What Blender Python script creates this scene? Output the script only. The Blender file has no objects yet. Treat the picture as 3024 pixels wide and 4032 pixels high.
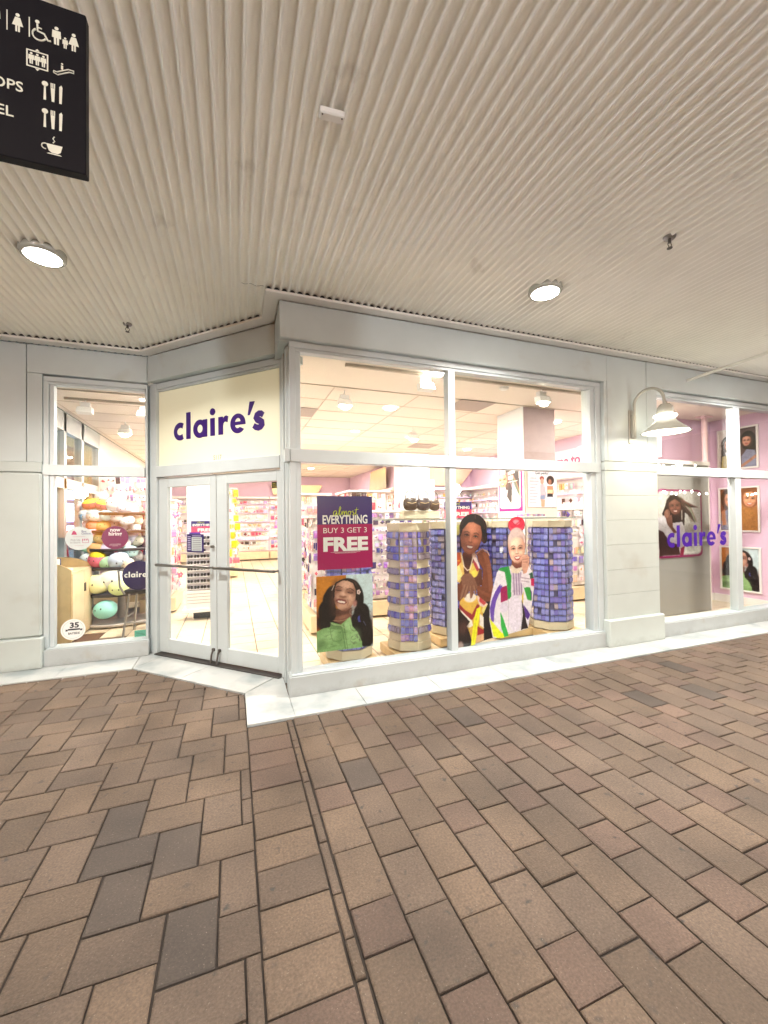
import bpy, bmesh, math, random
import numpy as np
from mathutils import Vector, Matrix
random.seed(7); np.random.seed(7)
S = bpy.context.scene
R2 = math.sqrt(2.0)
rad = math.radians
# ------------------------------------------------------------------ camera
FPX, CXP, CYP = 1604.07, 1512.0, 2016.0
PITCH, YAW, ROLL, CAMH = 0.01353138, 0.35348711, -0.01191563, 1.62
def cam_axes():
    cy, sy = math.cos(YAW), math.sin(YAW)
    fwd = Vector((sy, cy, 0)); right = Vector((cy, -sy, 0)); up = Vector((0, 0, 1))
    f2 = fwd*math.cos(PITCH) + up*math.sin(PITCH); u2 = -fwd*math.sin(PITCH) + up*math.cos(PITCH)
    r2 = right*math.cos(ROLL) + u2*math.sin(ROLL); u3 = -right*math.sin(ROLL) + u2*math.cos(ROLL)
    return r2, u3, f2
CR, CU, CF = cam_axes()
cam = bpy.data.cameras.new('camera'); camo = bpy.data.objects.new('camera', cam)
S.collection.objects.link(camo); S.camera = camo
cam.sensor_fit = 'VERTICAL'; cam.sensor_height = 24.0; cam.lens = 24.0*FPX/4032.0
cam.clip_start = 0.02; cam.clip_end = 300
m = Matrix.Identity(4)
for i in range(3):
    m[i][0] = CR[i]; m[i][1] = CU[i]; m[i][2] = -CF[i]
m[0][3], m[1][3], m[2][3] = 0, 0, CAMH
camo.matrix_world = m
def at(px, py, Y=None, X=None, Z=None):
    d = CR*((px-CXP)/FPX) - CU*((py-CYP)/FPX) + CF
    s = Y/d.y if Y is not None else (X/d.x if X is not None else (Z-CAMH)/d.z)
    return Vector((d.x*s, d.y*s, CAMH + d.z*s))
def px_of(x, y, z):
    v = Vector((x, y, z-CAMH)); c = v.dot(CF)
    if c < 0.05: return None
    return CXP + FPX*v.dot(CR)/c, CYP - FPX*v.dot(CU)/c, c
# ------------------------------------------------------------------ world + exposure
W = bpy.data.worlds.new('World'); S.world = W; W.use_nodes = True
nt = W.node_tree; bg = nt.nodes['Background']
sky = nt.nodes.new('ShaderNodeTexSky'); sky.sky_type = 'NISHITA'; sky.sun_disc = False
sky.sun_elevation = rad(2.0); sky.sun_rotation = rad(200)
nt.links.new(sky.outputs[0], bg.inputs[0]); bg.inputs[1].default_value = 0.05
S.view_settings.view_transform = 'Standard'; S.view_settings.look = 'None'
S.view_settings.exposure = 2.12; S.view_settings.gamma = 1.0
S.render.engine = 'CYCLES'
S.cycles.max_bounces = 8; S.cycles.diffuse_bounces = 4; S.cycles.glossy_bounces = 3
S.cycles.transparent_max_bounces = 10; S.cycles.sample_clamp_indirect = 4.0
S.cycles.caustics_reflective = False; S.cycles.caustics_refractive = False
# ------------------------------------------------------------------ materials
def lin(c):
    return tuple((v/12.92 if v <= 0.04045 else ((v+0.055)/1.055)**2.4) for v in c[:3])
MATS = {}
def mat(name, col, rough=0.5, metal=0.0, var=0.0, scale=6.0, bump=0.0, bscale=80.0, emit=0.0, coat=0.0,
        rnd=0.0, spec=0.5, stain=None, ecol=None, trans=0.0, spk=False, grime=0.0):
    if name in MATS: return MATS[name]
    M = bpy.data.materials.new(name); M.use_nodes = True; N = M.node_tree.nodes; L = M.node_tree.links
    P = N['Principled BSDF']; P.inputs['Roughness'].default_value = rough; P.inputs['Metallic'].default_value = metal
    P.inputs['Specular IOR Level'].default_value = spec
    if coat: P.inputs['Coat Weight'].default_value = coat; P.inputs['Coat Roughness'].default_value = 0.1
    if trans: P.inputs['Transmission Weight'].default_value = trans
    src = None
    rgb = N.new('ShaderNodeRGB'); rgb.outputs[0].default_value = (*col, 1); src = rgb.outputs[0]
    tc = N.new('ShaderNodeTexCoord'); geo = N.new('ShaderNodeNewGeometry')
    if var:
        no = N.new('ShaderNodeTexNoise'); no.inputs['Scale'].default_value = scale; no.inputs['Detail'].default_value = 6
        L.new(geo.outputs['Position'], no.inputs['Vector'])
        mr = N.new('ShaderNodeMapRange'); mr.inputs[1].default_value = 0.3; mr.inputs[2].default_value = 0.7
        mr.inputs[3].default_value = 1-var; mr.inputs[4].default_value = 1+var
        L.new(no.outputs[0], mr.inputs[0])
        mx = N.new('ShaderNodeVectorMath'); mx.operation = 'SCALE'; L.new(src, mx.inputs[0]); L.new(mr.outputs[0], mx.inputs['Scale'])
        src = mx.outputs[0]
    if rnd:
        oi = N.new('ShaderNodeObjectInfo'); ad = N.new('ShaderNodeMath'); ad.operation = 'ADD'
        L.new(oi.outputs['Random'], ad.inputs[0]); L.new(geo.outputs['Random Per Island'], ad.inputs[1])
        fr = N.new('ShaderNodeMath'); fr.operation = 'FRACT'; L.new(ad.outputs[0], fr.inputs[0])
        mr = N.new('ShaderNodeMapRange'); mr.inputs[3].default_value = 1-rnd; mr.inputs[4].default_value = 1+rnd
        L.new(fr.outputs[0], mr.inputs[0])
        mx = N.new('ShaderNodeVectorMath'); mx.operation = 'SCALE'; L.new(src, mx.inputs[0]); L.new(mr.outputs[0], mx.inputs['Scale'])
        src = mx.outputs[0]
    if stain:
        scol, sscale, slo, shi = stain
        no = N.new('ShaderNodeTexNoise'); no.inputs['Scale'].default_value = sscale; no.inputs['Detail'].default_value = 8
        L.new(geo.outputs['Position'], no.inputs['Vector'])
        mr = N.new('ShaderNodeMapRange'); mr.inputs[1].default_value = slo; mr.inputs[2].default_value = shi
        L.new(no.outputs[0], mr.inputs[0])
        mi = N.new('ShaderNodeMix'); mi.data_type = 'RGBA'; L.new(mr.outputs[0], mi.inputs[0]); L.new(src, mi.inputs[6])
        mi.inputs[7].default_value = (*scol, 1); src = mi.outputs[2]
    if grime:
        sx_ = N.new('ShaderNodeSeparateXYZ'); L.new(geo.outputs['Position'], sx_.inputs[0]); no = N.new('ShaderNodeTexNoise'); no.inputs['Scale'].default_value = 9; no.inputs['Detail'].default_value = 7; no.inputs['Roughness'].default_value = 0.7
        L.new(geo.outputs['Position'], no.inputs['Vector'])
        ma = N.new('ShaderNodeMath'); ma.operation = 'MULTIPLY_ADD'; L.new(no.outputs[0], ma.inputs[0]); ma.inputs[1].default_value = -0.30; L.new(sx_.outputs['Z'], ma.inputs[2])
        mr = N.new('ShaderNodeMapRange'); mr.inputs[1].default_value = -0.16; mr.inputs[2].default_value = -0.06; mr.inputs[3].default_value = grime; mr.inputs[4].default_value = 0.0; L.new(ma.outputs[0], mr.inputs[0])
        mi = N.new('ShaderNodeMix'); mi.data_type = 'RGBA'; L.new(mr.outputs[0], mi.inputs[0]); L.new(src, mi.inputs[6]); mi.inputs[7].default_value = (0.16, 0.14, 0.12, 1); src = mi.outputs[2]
    if spk:
        vo = N.new('ShaderNodeTexNoise'); vo.inputs['Scale'].default_value = 130; vo.inputs['Detail'].default_value = 2
        L.new(geo.outputs['Position'], vo.inputs['Vector']); mr = N.new('ShaderNodeMapRange'); mr.inputs[1].default_value = 0.66; mr.inputs[2].default_value = 0.76
        L.new(vo.outputs[0], mr.inputs[0]); mi = N.new('ShaderNodeMix'); mi.data_type = 'RGBA'; L.new(mr.outputs[0], mi.inputs[0]); L.new(src, mi.inputs[6]); mi.inputs[7].default_value = (0.19, 0.15, 0.115, 1); src = mi.outputs[2]
        no = N.new('ShaderNodeTexNoise'); no.inputs['Scale'].default_value = 2.2; no.inputs['Detail'].default_value = 4; L.new(geo.outputs['Position'], no.inputs['Vector'])
        mr = N.new('ShaderNodeMapRange'); mr.inputs[1].default_value = 0.35; mr.inputs[2].default_value = 0.7; mr.inputs[3].default_value = 1.18; mr.inputs[4].default_value = 0.72
        L.new(no.outputs[0], mr.inputs[0]); mx = N.new('ShaderNodeVectorMath'); mx.operation = 'SCALE'; L.new(src, mx.inputs[0]); L.new(mr.outputs[0], mx.inputs['Scale']); src = mx.outputs[0]
    L.new(src, P.inputs['Base Color'])
    if bump:
        no = N.new('ShaderNodeTexNoise'); no.inputs['Scale'].default_value = bscale; no.inputs['Detail'].default_value = 5
        L.new(geo.outputs['Position'], no.inputs['Vector'])
        bp = N.new('ShaderNodeBump'); bp.inputs['Strength'].default_value = bump; bp.inputs['Distance'].default_value = 0.004
        L.new(no.outputs[0], bp.inputs['Height']); L.new(bp.outputs[0], P.inputs['Normal'])
    if emit:
        P.inputs['Emission Color'].default_value = (*(ecol or col), 1); P.inputs['Emission Strength'].default_value = emit
    MATS[name] = M
    return M
def attr_mat(name, rough=0.4, spec=0.4, coat=0.0, rnd=0.0):
    M = bpy.data.materials.new(name); M.use_nodes = True; N = M.node_tree.nodes; L = M.node_tree.links
    P = N['Principled BSDF']; a = N.new('ShaderNodeAttribute'); a.attribute_name = 'Col'
    P.inputs['Roughness'].default_value = rough; P.inputs['Specular IOR Level'].default_value = spec
    if coat: P.inputs['Coat Weight'].default_value = coat; P.inputs['Coat Roughness'].default_value = 0.08
    L.new(a.outputs['Color'], P.inputs['Base Color']); MATS[name] = M
    return M
def glass_mat(name, tint=(0.97, 0.985, 0.975), ior=1.45):
    M = bpy.data.materials.new(name); M.use_nodes = True; N = M.node_tree.nodes; L = M.node_tree.links
    N.remove(N['Principled BSDF']); out = N['Material Output']
    tr = N.new('ShaderNodeBsdfTransparent'); tr.inputs[0].default_value = (*tint, 1)
    gl = N.new('ShaderNodeBsdfGlossy'); gl.inputs['Roughness'].default_value = 0.01
    fr = N.new('ShaderNodeFresnel'); fr.inputs[0].default_value = ior
    ge = N.new('ShaderNodeNewGeometry'); mi = N.new('ShaderNodeMapRange'); mi.inputs[3].default_value = ior; mi.inputs[4].default_value = 1/ior
    L.new(ge.outputs['Backfacing'], mi.inputs[0]); L.new(mi.outputs[0], fr.inputs[0])
    mx = N.new('ShaderNodeMixShader'); L.new(fr.outputs[0], mx.inputs[0]); L.new(tr.outputs[0], mx.inputs[1]); L.new(gl.outputs[0], mx.inputs[2])
    L.new(mx.outputs[0], out.inputs[0]); MATS[name] = M
    return M
def emit_mat(name, col, st):
    return mat(name, col, emit=st, ecol=col)

PAINT = mat('facade_paint', (0.47, 0.525, 0.525), 0.45, var=0.035, scale=3, bump=0.12, bscale=160, stain=((0.38, 0.37, 0.33), 2.3, 0.62, 0.85))
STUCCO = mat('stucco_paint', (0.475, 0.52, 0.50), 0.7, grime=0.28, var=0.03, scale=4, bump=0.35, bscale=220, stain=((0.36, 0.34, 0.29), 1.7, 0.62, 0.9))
FRAME = mat('frame_paint', (0.50, 0.555, 0.57), 0.3, var=0.03, scale=5, bump=0.05, bscale=60)
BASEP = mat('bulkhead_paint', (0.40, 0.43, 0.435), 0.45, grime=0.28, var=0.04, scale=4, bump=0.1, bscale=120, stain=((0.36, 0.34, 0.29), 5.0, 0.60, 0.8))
CEIL = mat('corrugated_paint', (0.87, 0.85, 0.785), 0.30, rnd=0.02, var=0.03, scale=2.5, bump=0.08, bscale=60, stain=((0.42, 0.38, 0.33), 3.0, 0.66, 0.88))
TRIM = mat('trim_paint', (0.74, 0.72, 0.68), 0.45, var=0.02, scale=5, bump=0.05)
MARBLE = mat('white_marble', (0.46, 0.475, 0.465), 0.28, var=0.04, scale=4, rnd=0.03, stain=((0.27, 0.31, 0.32), 3.2, 0.48, 0.68))
MORTAR = mat('joint_sand', (0.026, 0.018, 0.013), 0.9, var=0.3, scale=30)
DARK = mat('dark_void', (0.02, 0.018, 0.02), 0.7)
BT = mat('brick_tan', (0.106, 0.071, 0.047), 0.75, spk=True, var=0.26, scale=95, rnd=0.17, bump=0.9, bscale=150, stain=((0.045, 0.035, 0.03), 17.0, 0.62, 0.74))
BG = mat('brick_grey', (0.098, 0.067, 0.047), 0.75, spk=True, var=0.26, scale=95, rnd=0.15, bump=0.9, bscale=150, stain=((0.04, 0.034, 0.03), 17.0, 0.64, 0.72))
BR = mat('brick_red', (0.106, 0.067, 0.048), 0.75, spk=True, var=0.26, scale=95, rnd=0.15, bump=0.9, bscale=150, stain=((0.045, 0.03, 0.028), 17.0, 0.64, 0.72))
BD = mat('brick_dark', (0.058, 0.042, 0.032), 0.75, spk=True, var=0.18, scale=95, rnd=0.12, bump=0.45, bscale=150)
GLASS = glass_mat('window_glass')
CLEAR = glass_mat('clear_plastic', (0.93, 0.94, 0.95))
STEEL = mat('brushed_steel', (0.30, 0.28, 0.26), 0.32, metal=1.0)
DSTEEL = mat('dark_metal', (0.10, 0.09, 0.085), 0.4, metal=0.8)
LAMPW = mat('lamp_enamel', (0.42, 0.42, 0.37), 0.25, coat=0.3)
LAMPON = emit_mat('lit_lamp', (1.0, 0.93, 0.80), 3.0)
DISCON = emit_mat('lit_disc', (1.0, 0.96, 0.90), 14.0)
WARMON = emit_mat('lit_flood', (1.0, 0.86, 0.62), 12.0)
PURPLE = mat('sign_purple', lin((0.20, 0.05, 0.42)), 0.35)
DECALP = mat('decal_purple', lin((0.25, 0.06, 0.55)), 0.35)
BOXLIT = mat('lightbox_acrylic', lin((0.88, 0.875, 0.79)), 0.4, emit=0.03, ecol=lin((1.0, 0.95, 0.72)))
CREAMP = mat('cream_laminate', (0.66, 0.60, 0.44), 0.35, var=0.03)
WOOD = mat('maple_laminate', (0.62, 0.44, 0.22), 0.38, var=0.08, scale=9)
WOODL = mat('pale_maple', (0.72, 0.58, 0.38), 0.35, var=0.05, scale=9)
WHITE = mat('white_laminate', (0.80, 0.79, 0.77), 0.4)
INTW = mat('interior_white', (0.80, 0.77, 0.74), 0.6, var=0.02)
INTC = mat('ceiling_tile_white', (0.78, 0.70, 0.62), 0.8, bump=0.3, bscale=300, rnd=0.03)
TBAR = mat('tbar_white', (0.56, 0.47, 0.39), 0.5)
TILE = mat('cream_tile', (0.74, 0.64, 0.47), 0.3, var=0.05, scale=7, rnd=0.04)
GROUT = mat('tile_grout', (0.13, 0.07, 0.045), 0.8)
PINK = mat('pink_wall', lin((0.86, 0.74, 0.83)), 0.6, var=0.02)
GREYP = mat('grey_panel', (0.30, 0.285, 0.27), 0.6, var=0.03, scale=2)
BLACK = mat('black_plastic', (0.015, 0.015, 0.017), 0.3)
NAVY = mat('navy_vinyl', lin((0.05, 0.03, 0.28)), 0.35)
PRINT = attr_mat('printed_poster', 0.35, 0.4)
PACK = attr_mat('plastic_packets', 0.25, 0.6, coat=0.5)
FABRIC = attr_mat('plush_fabric', 0.85, 0.1)
BLUECARD = [mat('violet_card_%d' % i, lin(c), 0.15, coat=0.8, rnd=0.14, var=0.25, scale=55) for i, c in
            enumerate([(0.44, 0.46, 0.72), (0.50, 0.51, 0.75), (0.41, 0.39, 0.68), (0.56, 0.52, 0.58)])]
MATS['violet_card_0'].name = 'blue_card'
# ------------------------------------------------------------------ object helpers
def tag(o, label=None, cat=None, group=None, kind=None):
    if label: o['label'] = label
    if cat: o['category'] = cat
    if group: o['group'] = group
    if kind: o['kind'] = kind
    return o
def empty(name, loc=(0, 0, 0), rz=0.0, label=None, cat=None, group=None, parent=None, kind=None):
    o = bpy.data.objects.new(name, None); S.collection.objects.link(o)
    o.location = loc; o.rotation_euler = (0, 0, rz); o.empty_display_size = 0.1
    if parent: o.parent = parent
    return tag(o, label, cat, group, kind)
def link(name, me, parent=None, loc=None, rot=None):
    o = bpy.data.objects.new(name, me); S.collection.objects.link(o)
    if parent: o.parent = parent
    if loc is not None: o.location = loc
    if rot is not None: o.rotation_euler = rot
    return o
class MB:
    def __init__(s): s.v = []; s.f = []; s.c = []; s.m = []; s.sm = []
    def add(s, vs, fs, col=None, mi=0, smooth=False):
        b = len(s.v); s.v += [tuple(v) for v in vs]
        for f in fs:
            s.f.append(tuple(b+i for i in f)); s.c.append(col); s.m.append(mi); s.sm.append(smooth)
        return s
    def box(s, x0, x1, y0, y1, z0, z1, col=None, mi=0, M=None):
        vs = [Vector((x, y, z)) for z in (z0, z1) for y in (y0, y1) for x in (x0, x1)]
        if M is not None: vs = [M @ v for v in vs]
        return s.add(vs, [(0, 2, 3, 1), (4, 5, 7, 6), (0, 1, 5, 4), (2, 6, 7, 3), (0, 4, 6, 2), (1, 3, 7, 5)], col, mi)
    def cbox(s, x0, x1, y0, y1, z0, z1, c=0.004, col=None, mi=0, M=None):   # chamfered box
        vs = []
        for ax in range(3):
            for sx in (0, 1):
                for sy in (0, 1):
                    for sz in (0, 1):
                        p = [x0 if sx == 0 else x1, y0 if sy == 0 else y1, z0 if sz == 0 else z1]
                        sg = [1 if sx == 0 else -1, 1 if sy == 0 else -1, 1 if sz == 0 else -1]
                        for k in range(3):
                            if k != ax: p[k] += sg[k]*c
                        vs.append(Vector(p))
        if M is not None: vs = [M @ v for v in vs]
        def I(ax, a, b, d): return ax*8 + a*4 + b*2 + d
        fs = []
        for ax in range(3):
            for q in (0, 1):
                loop = []
                for (u, v) in ((0, 0), (1, 0), (1, 1), (0, 1)):
                    t = [0, 0, 0]; t[ax] = q; t[(ax+1) % 3] = u; t[(ax+2) % 3] = v; loop.append(I(ax, *t))
                fs.append(tuple(loop if q == 1 else loop[::-1]))
        for ax in range(3):
            a1, a2 = (ax+1) % 3, (ax+2) % 3
            for u in (0, 1):
                for v in (0, 1):
                    t0 = [0, 0, 0]; t0[a1] = u; t0[a2] = v; t1 = list(t0); t1[ax] = 1
                    q = (I(a1, *t0), I(a1, *t1), I(a2, *t1), I(a2, *t0))
                    fs.append(q if (u == v) == True else q[::-1])
        for sx in (0, 1):
            for sy in (0, 1):
                for sz in (0, 1):
                    q = (I(0, sx, sy, sz), I(1, sx, sy, sz), I(2, sx, sy, sz))
                    fs.append(q)
        return s.add(vs, fs, col, mi)
    def prism(s, pts, z0, z1, col=None, mi=0):
        n = len(pts); vs = [(x, y, z0) for x, y in pts] + [(x, y, z1) for x, y in pts]
        fs = [tuple(range(n))[::-1], tuple(range(n, 2*n))] + [(i, (i+1) % n, n+(i+1) % n, n+i) for i in range(n)]
        return s.add(vs, fs, col, mi)
    def cyl(s, c, r, z0, z1, n=20, col=None, r2=None, smooth=True, mi=0):
        r2 = r if r2 is None else r2
        p = [(math.cos(2*math.pi*i/n), math.sin(2*math.pi*i/n)) for i in range(n)]
        vs = [(c[0]+r*a, c[1]+r*b, z0) for a, b in p] + [(c[0]+r2*a, c[1]+r2*b, z1) for a, b in p]
        s.add(vs, [(i, (i+1) % n, n+(i+1) % n, n+i) for i in range(n)], col, mi, smooth)
        s.add(vs, [tuple(range(n))[::-1], tuple(range(n, 2*n))], col, mi)
        return s
    def lathe(s, prof, c=(0, 0, 0), n=28, col=None, mi=0):
        vs = []; k = len(prof)
        for i in range(n):
            a = 2*math.pi*i/n
            for r, z in prof: vs.append((c[0]+r*math.cos(a), c[1]+r*math.sin(a), c[2]+z))
        fs = []
        for i in range(n):
            j = (i+1) % n
            for t in range(k-1): fs.append((i*k+t, j*k+t, j*k+t+1, i*k+t+1))
        return s.add(vs, fs, col, mi, True)
    def tube(s, path, r, n=10, col=None, mi=0, cap=True):
        P = [Vector(p) for p in path]; rings = []; prev = None
        for i, p in enumerate(P):
            t = (P[min(i+1, len(P)-1)] - P[max(i-1, 0)]).normalized()
            if prev is None:
                a = Vector((0, 0, 1)) if abs(t.z) < 0.9 else Vector((1, 0, 0)); u = t.cross(a).normalized()
            else: u = (prev - t*prev.dot(t)).normalized()
            prev = u; w = t.cross(u); rr = r[i] if isinstance(r, (list, tuple)) else r
            rings.append([p + (u*math.cos(2*math.pi*k/n) + w*math.sin(2*math.pi*k/n))*rr for k in range(n)])
        vs = [v for q in rings for v in q]
        fs = [(i*n+k, i*n+(k+1) % n, (i+1)*n+(k+1) % n, (i+1)*n+k) for i in range(len(P)-1) for k in range(n)]
        s.add(vs, fs, col, mi, True)
        if cap: s.add(rings[0], [tuple(range(n))[::-1]], col, mi); s.add(rings[-1], [tuple(range(n))], col, mi)
        return s
    def ell(s, c, r, col=None, nu=16, nv=10, M=None, mi=0, squash=1.0):
        vs = []; 
        for j in range(nv+1):
            ph = math.pi*j/nv
            for i in range(nu):
                th = 2*math.pi*i/nu
                v = Vector((r[0]*math.sin(ph)*math.cos(th), r[1]*math.sin(ph)*math.sin(th), r[2]*math.copysign(abs(math.cos(ph))**squash, math.cos(ph))))
                if M is not None: v = M @ v
                vs.append(v + Vector(c))
        fs = [(j*nu+i, (j+1)*nu+i, (j+1)*nu+(i+1) % nu, j*nu+(i+1) % nu) for j in range(nv) for i in range(nu)]
        return s.add(vs, fs, col, mi, True)
    def mesh(s, name, mats):
        me = bpy.data.meshes.new(name); me.from_pydata(s.v, [], s.f)
        for q in (mats if isinstance(mats, (list, tuple)) else [mats]): me.materials.append(q)
        me.polygons.foreach_set('material_index', s.m); me.polygons.foreach_set('use_smooth', s.sm)
        if any(c is not None for c in s.c):
            a = me.color_attributes.new('Col', 'FLOAT_COLOR', 'CORNER'); buf = []
            for f, c in zip(s.f, s.c): buf += list((*(c or (0.8, 0.8, 0.8)), 1.0))*len(f)
            a.data.foreach_set('color', buf)
        me.validate(); me.update()
        return me
    def build(s, name, mats, parent=None, loc=None, rot=None, kind=None):
        o = link(name, s.mesh(name, mats), parent, loc, rot)
        if kind: o['kind'] = kind
        return o
def part(name, mt, parent, *boxes, c=0.0, **kw):
    b = MB()
    for q in boxes: (b.cbox(*q, c=c) if c else b.box(*q))
    return b.build(name, mt, parent, **kw)
# text as real geometry
def curve_mesh(cu, name):
    o = bpy.data.objects.new('tmp', cu); S.collection.objects.link(o)
    dg = bpy.context.evaluated_depsgraph_get(); ev = o.evaluated_get(dg)
    me = bpy.data.meshes.new_from_object(ev); me.name = name
    bpy.data.objects.remove(o); bpy.data.curves.remove(cu)
    return me
def text_mesh(t, size, bold=0.0, ext=0.0006, align='CENTER', spacing=1.0):
    cu = bpy.data.curves.new('txt', 'FONT'); cu.body = t; cu.size = size; cu.offset = bold*size; cu.extrude = ext
    cu.align_x = align; cu.space_character = spacing; cu.resolution_u = 3
    return curve_mesh(cu, 'lettering')
def text(name, t, size, mt, parent, loc, rz=0.0, bold=0.0, xs=1.0, ext=0.0006, align='CENTER', spacing=1.0, fit=None, ry=0.0, shear=0):
    me = text_mesh(t, size, bold, ext, align, spacing)
    if fit or xs != 1.0:
        xsv = [v.co.x for v in me.vertices]; w = max(xsv)-min(xsv)
        k = fit/w if fit else xs
        for v in me.vertices: v.co.x *= k
    if shear:
        for v in me.vertices: v.co.x += shear*v.co.y
    me.materials.clear(); me.materials.append(mt)
    o = link(name, me, parent, loc, (rad(90), 0, rz))
    return o
def poly_curve(splines, name, ext):
    cu = bpy.data.curves.new(name, 'CURVE'); cu.dimensions = '2D'; cu.fill_mode = 'BOTH'; cu.extrude = ext
    for pts in splines:
        sp = cu.splines.new('POLY'); sp.points.add(len(pts)-1)
        for i, (x, y) in enumerate(pts): sp.points[i].co = (x, y, 0, 1)
        sp.use_cyclic_u = True
    return curve_mesh(cu, name)
def arc(cx, cy, rx, ry, a0, a1, n=24):
    return [(cx+rx*math.cos(rad(a0+(a1-a0)*i/n)), cy+ry*math.sin(rad(a0+(a1-a0)*i/n))) for i in range(n+1)]
def word_outline(nletters=8):
    st = 0.33; L = []
    # c
    r = 0.53; ri = 0.53-st; a = 58
    L.append([arc(0.53, 0.5, r, 0.53, a, 360-a) + arc(0.53, 0.5, 0.27, ri+0.02, 312, 48)[0:]])
    L.append([[(1.05, 0), (1.39, 0), (1.39, 1.56), (1.05, 1.56)]])
    # a
    cx = 2.15; s0 = 2.40; s1 = 2.73
    th = 60
    o = [(s0, 0.0), (s1, 0.0), (s1, 1.0), (s0, 1.0), (s0, 0.94)] + arc(cx, 0.5, 0.53, 0.53, 58, 302) + [(s0, 0.06)]
    L.append([o, arc(cx+0.01, 0.5, 0.22, 0.235, 0, 345, 22)])
    L.append([[(2.98, 0), (3.32, 0), (3.32, 1.0), (2.98, 1.0)], arc(3.15, 1.36, 0.20, 0.20, 0, 345, 22)])
    # r
    L.append([[(3.60, 0), (3.94, 0), (3.94, 0.50), (3.97, 0.62), (4.05, 0.70), (4.16, 0.70), (4.27, 0.64), (4.33, 0.97), (4.22, 1.03), (4.10, 1.02), (4.0, 0.95), (3.94, 0.85), (3.94, 1.0), (3.60, 1.0)]])
    # e
    cx = 5.03
    o = arc(cx, 0.5, 0.54, 0.54, -6, 328, 40)[0:]
    o = [(cx+0.54, 0.42)] + arc(cx, 0.5, 0.54, 0.54, 0, 322, 40) + [(cx+0.20, 0.28)] + arc(cx, 0.46, 0.21, 0.22, 310, 195, 8) + [(cx-0.20, 0.42)]
    L.append([o, [(cx-0.21, 0.60), (cx+0.20, 0.60)] + arc(cx, 0.60, 0.20, 0.20, 20, 160, 8)])
    L.append([[(5.74, 0.86), (5.87, 0.86), (6.22, 1.56), (5.88, 1.58)]])
    # s
    cl = [(6.80, 0.76), (6.66, 0.86), (6.52, 0.87), (6.36, 0.80), (6.30, 0.68), (6.40, 0.56), (6.56, 0.49), (6.70, 0.40), (6.72, 0.27), (6.62, 0.16), (6.46, 0.12), (6.30, 0.16), (6.14, 0.27)]
    hw = [0.14, 0.16, 0.165, 0.165, 0.17, 0.18, 0.185, 0.18, 0.17, 0.165, 0.165, 0.16, 0.14]
    A = []; B = []
    for i, (x, y) in enumerate(cl):
        x0, y0 = cl[max(i-1, 0)]; x1, y1 = cl[min(i+1, len(cl)-1)]
        d = math.hypot(x1-x0, y1-y0); nx, ny = -(y1-y0)/d, (x1-x0)/d
        A.append((x+nx*hw[i], y+ny*hw[i])); B.append((x-nx*hw[i], y-ny*hw[i]))
    L.append([A + B[::-1]])
    return L[:nletters]
def word(name, h, mt, parent, loc, rz=0.0, ext=0.004, n=8, xs=1.0, split=True):
    """the shop's lowercase word, each letter a mesh of its own; loc is the baseline start"""
    out = []
    for i, sp in enumerate(word_outline(n)):
        pts = [[(x*h*xs, y*h) for x, y in q] for q in sp]
        me = poly_curve(pts, name, ext); me.materials.append(mt)
        out.append(link(name, me, parent, loc, (rad(90), 0, rz)))
    return out
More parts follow.
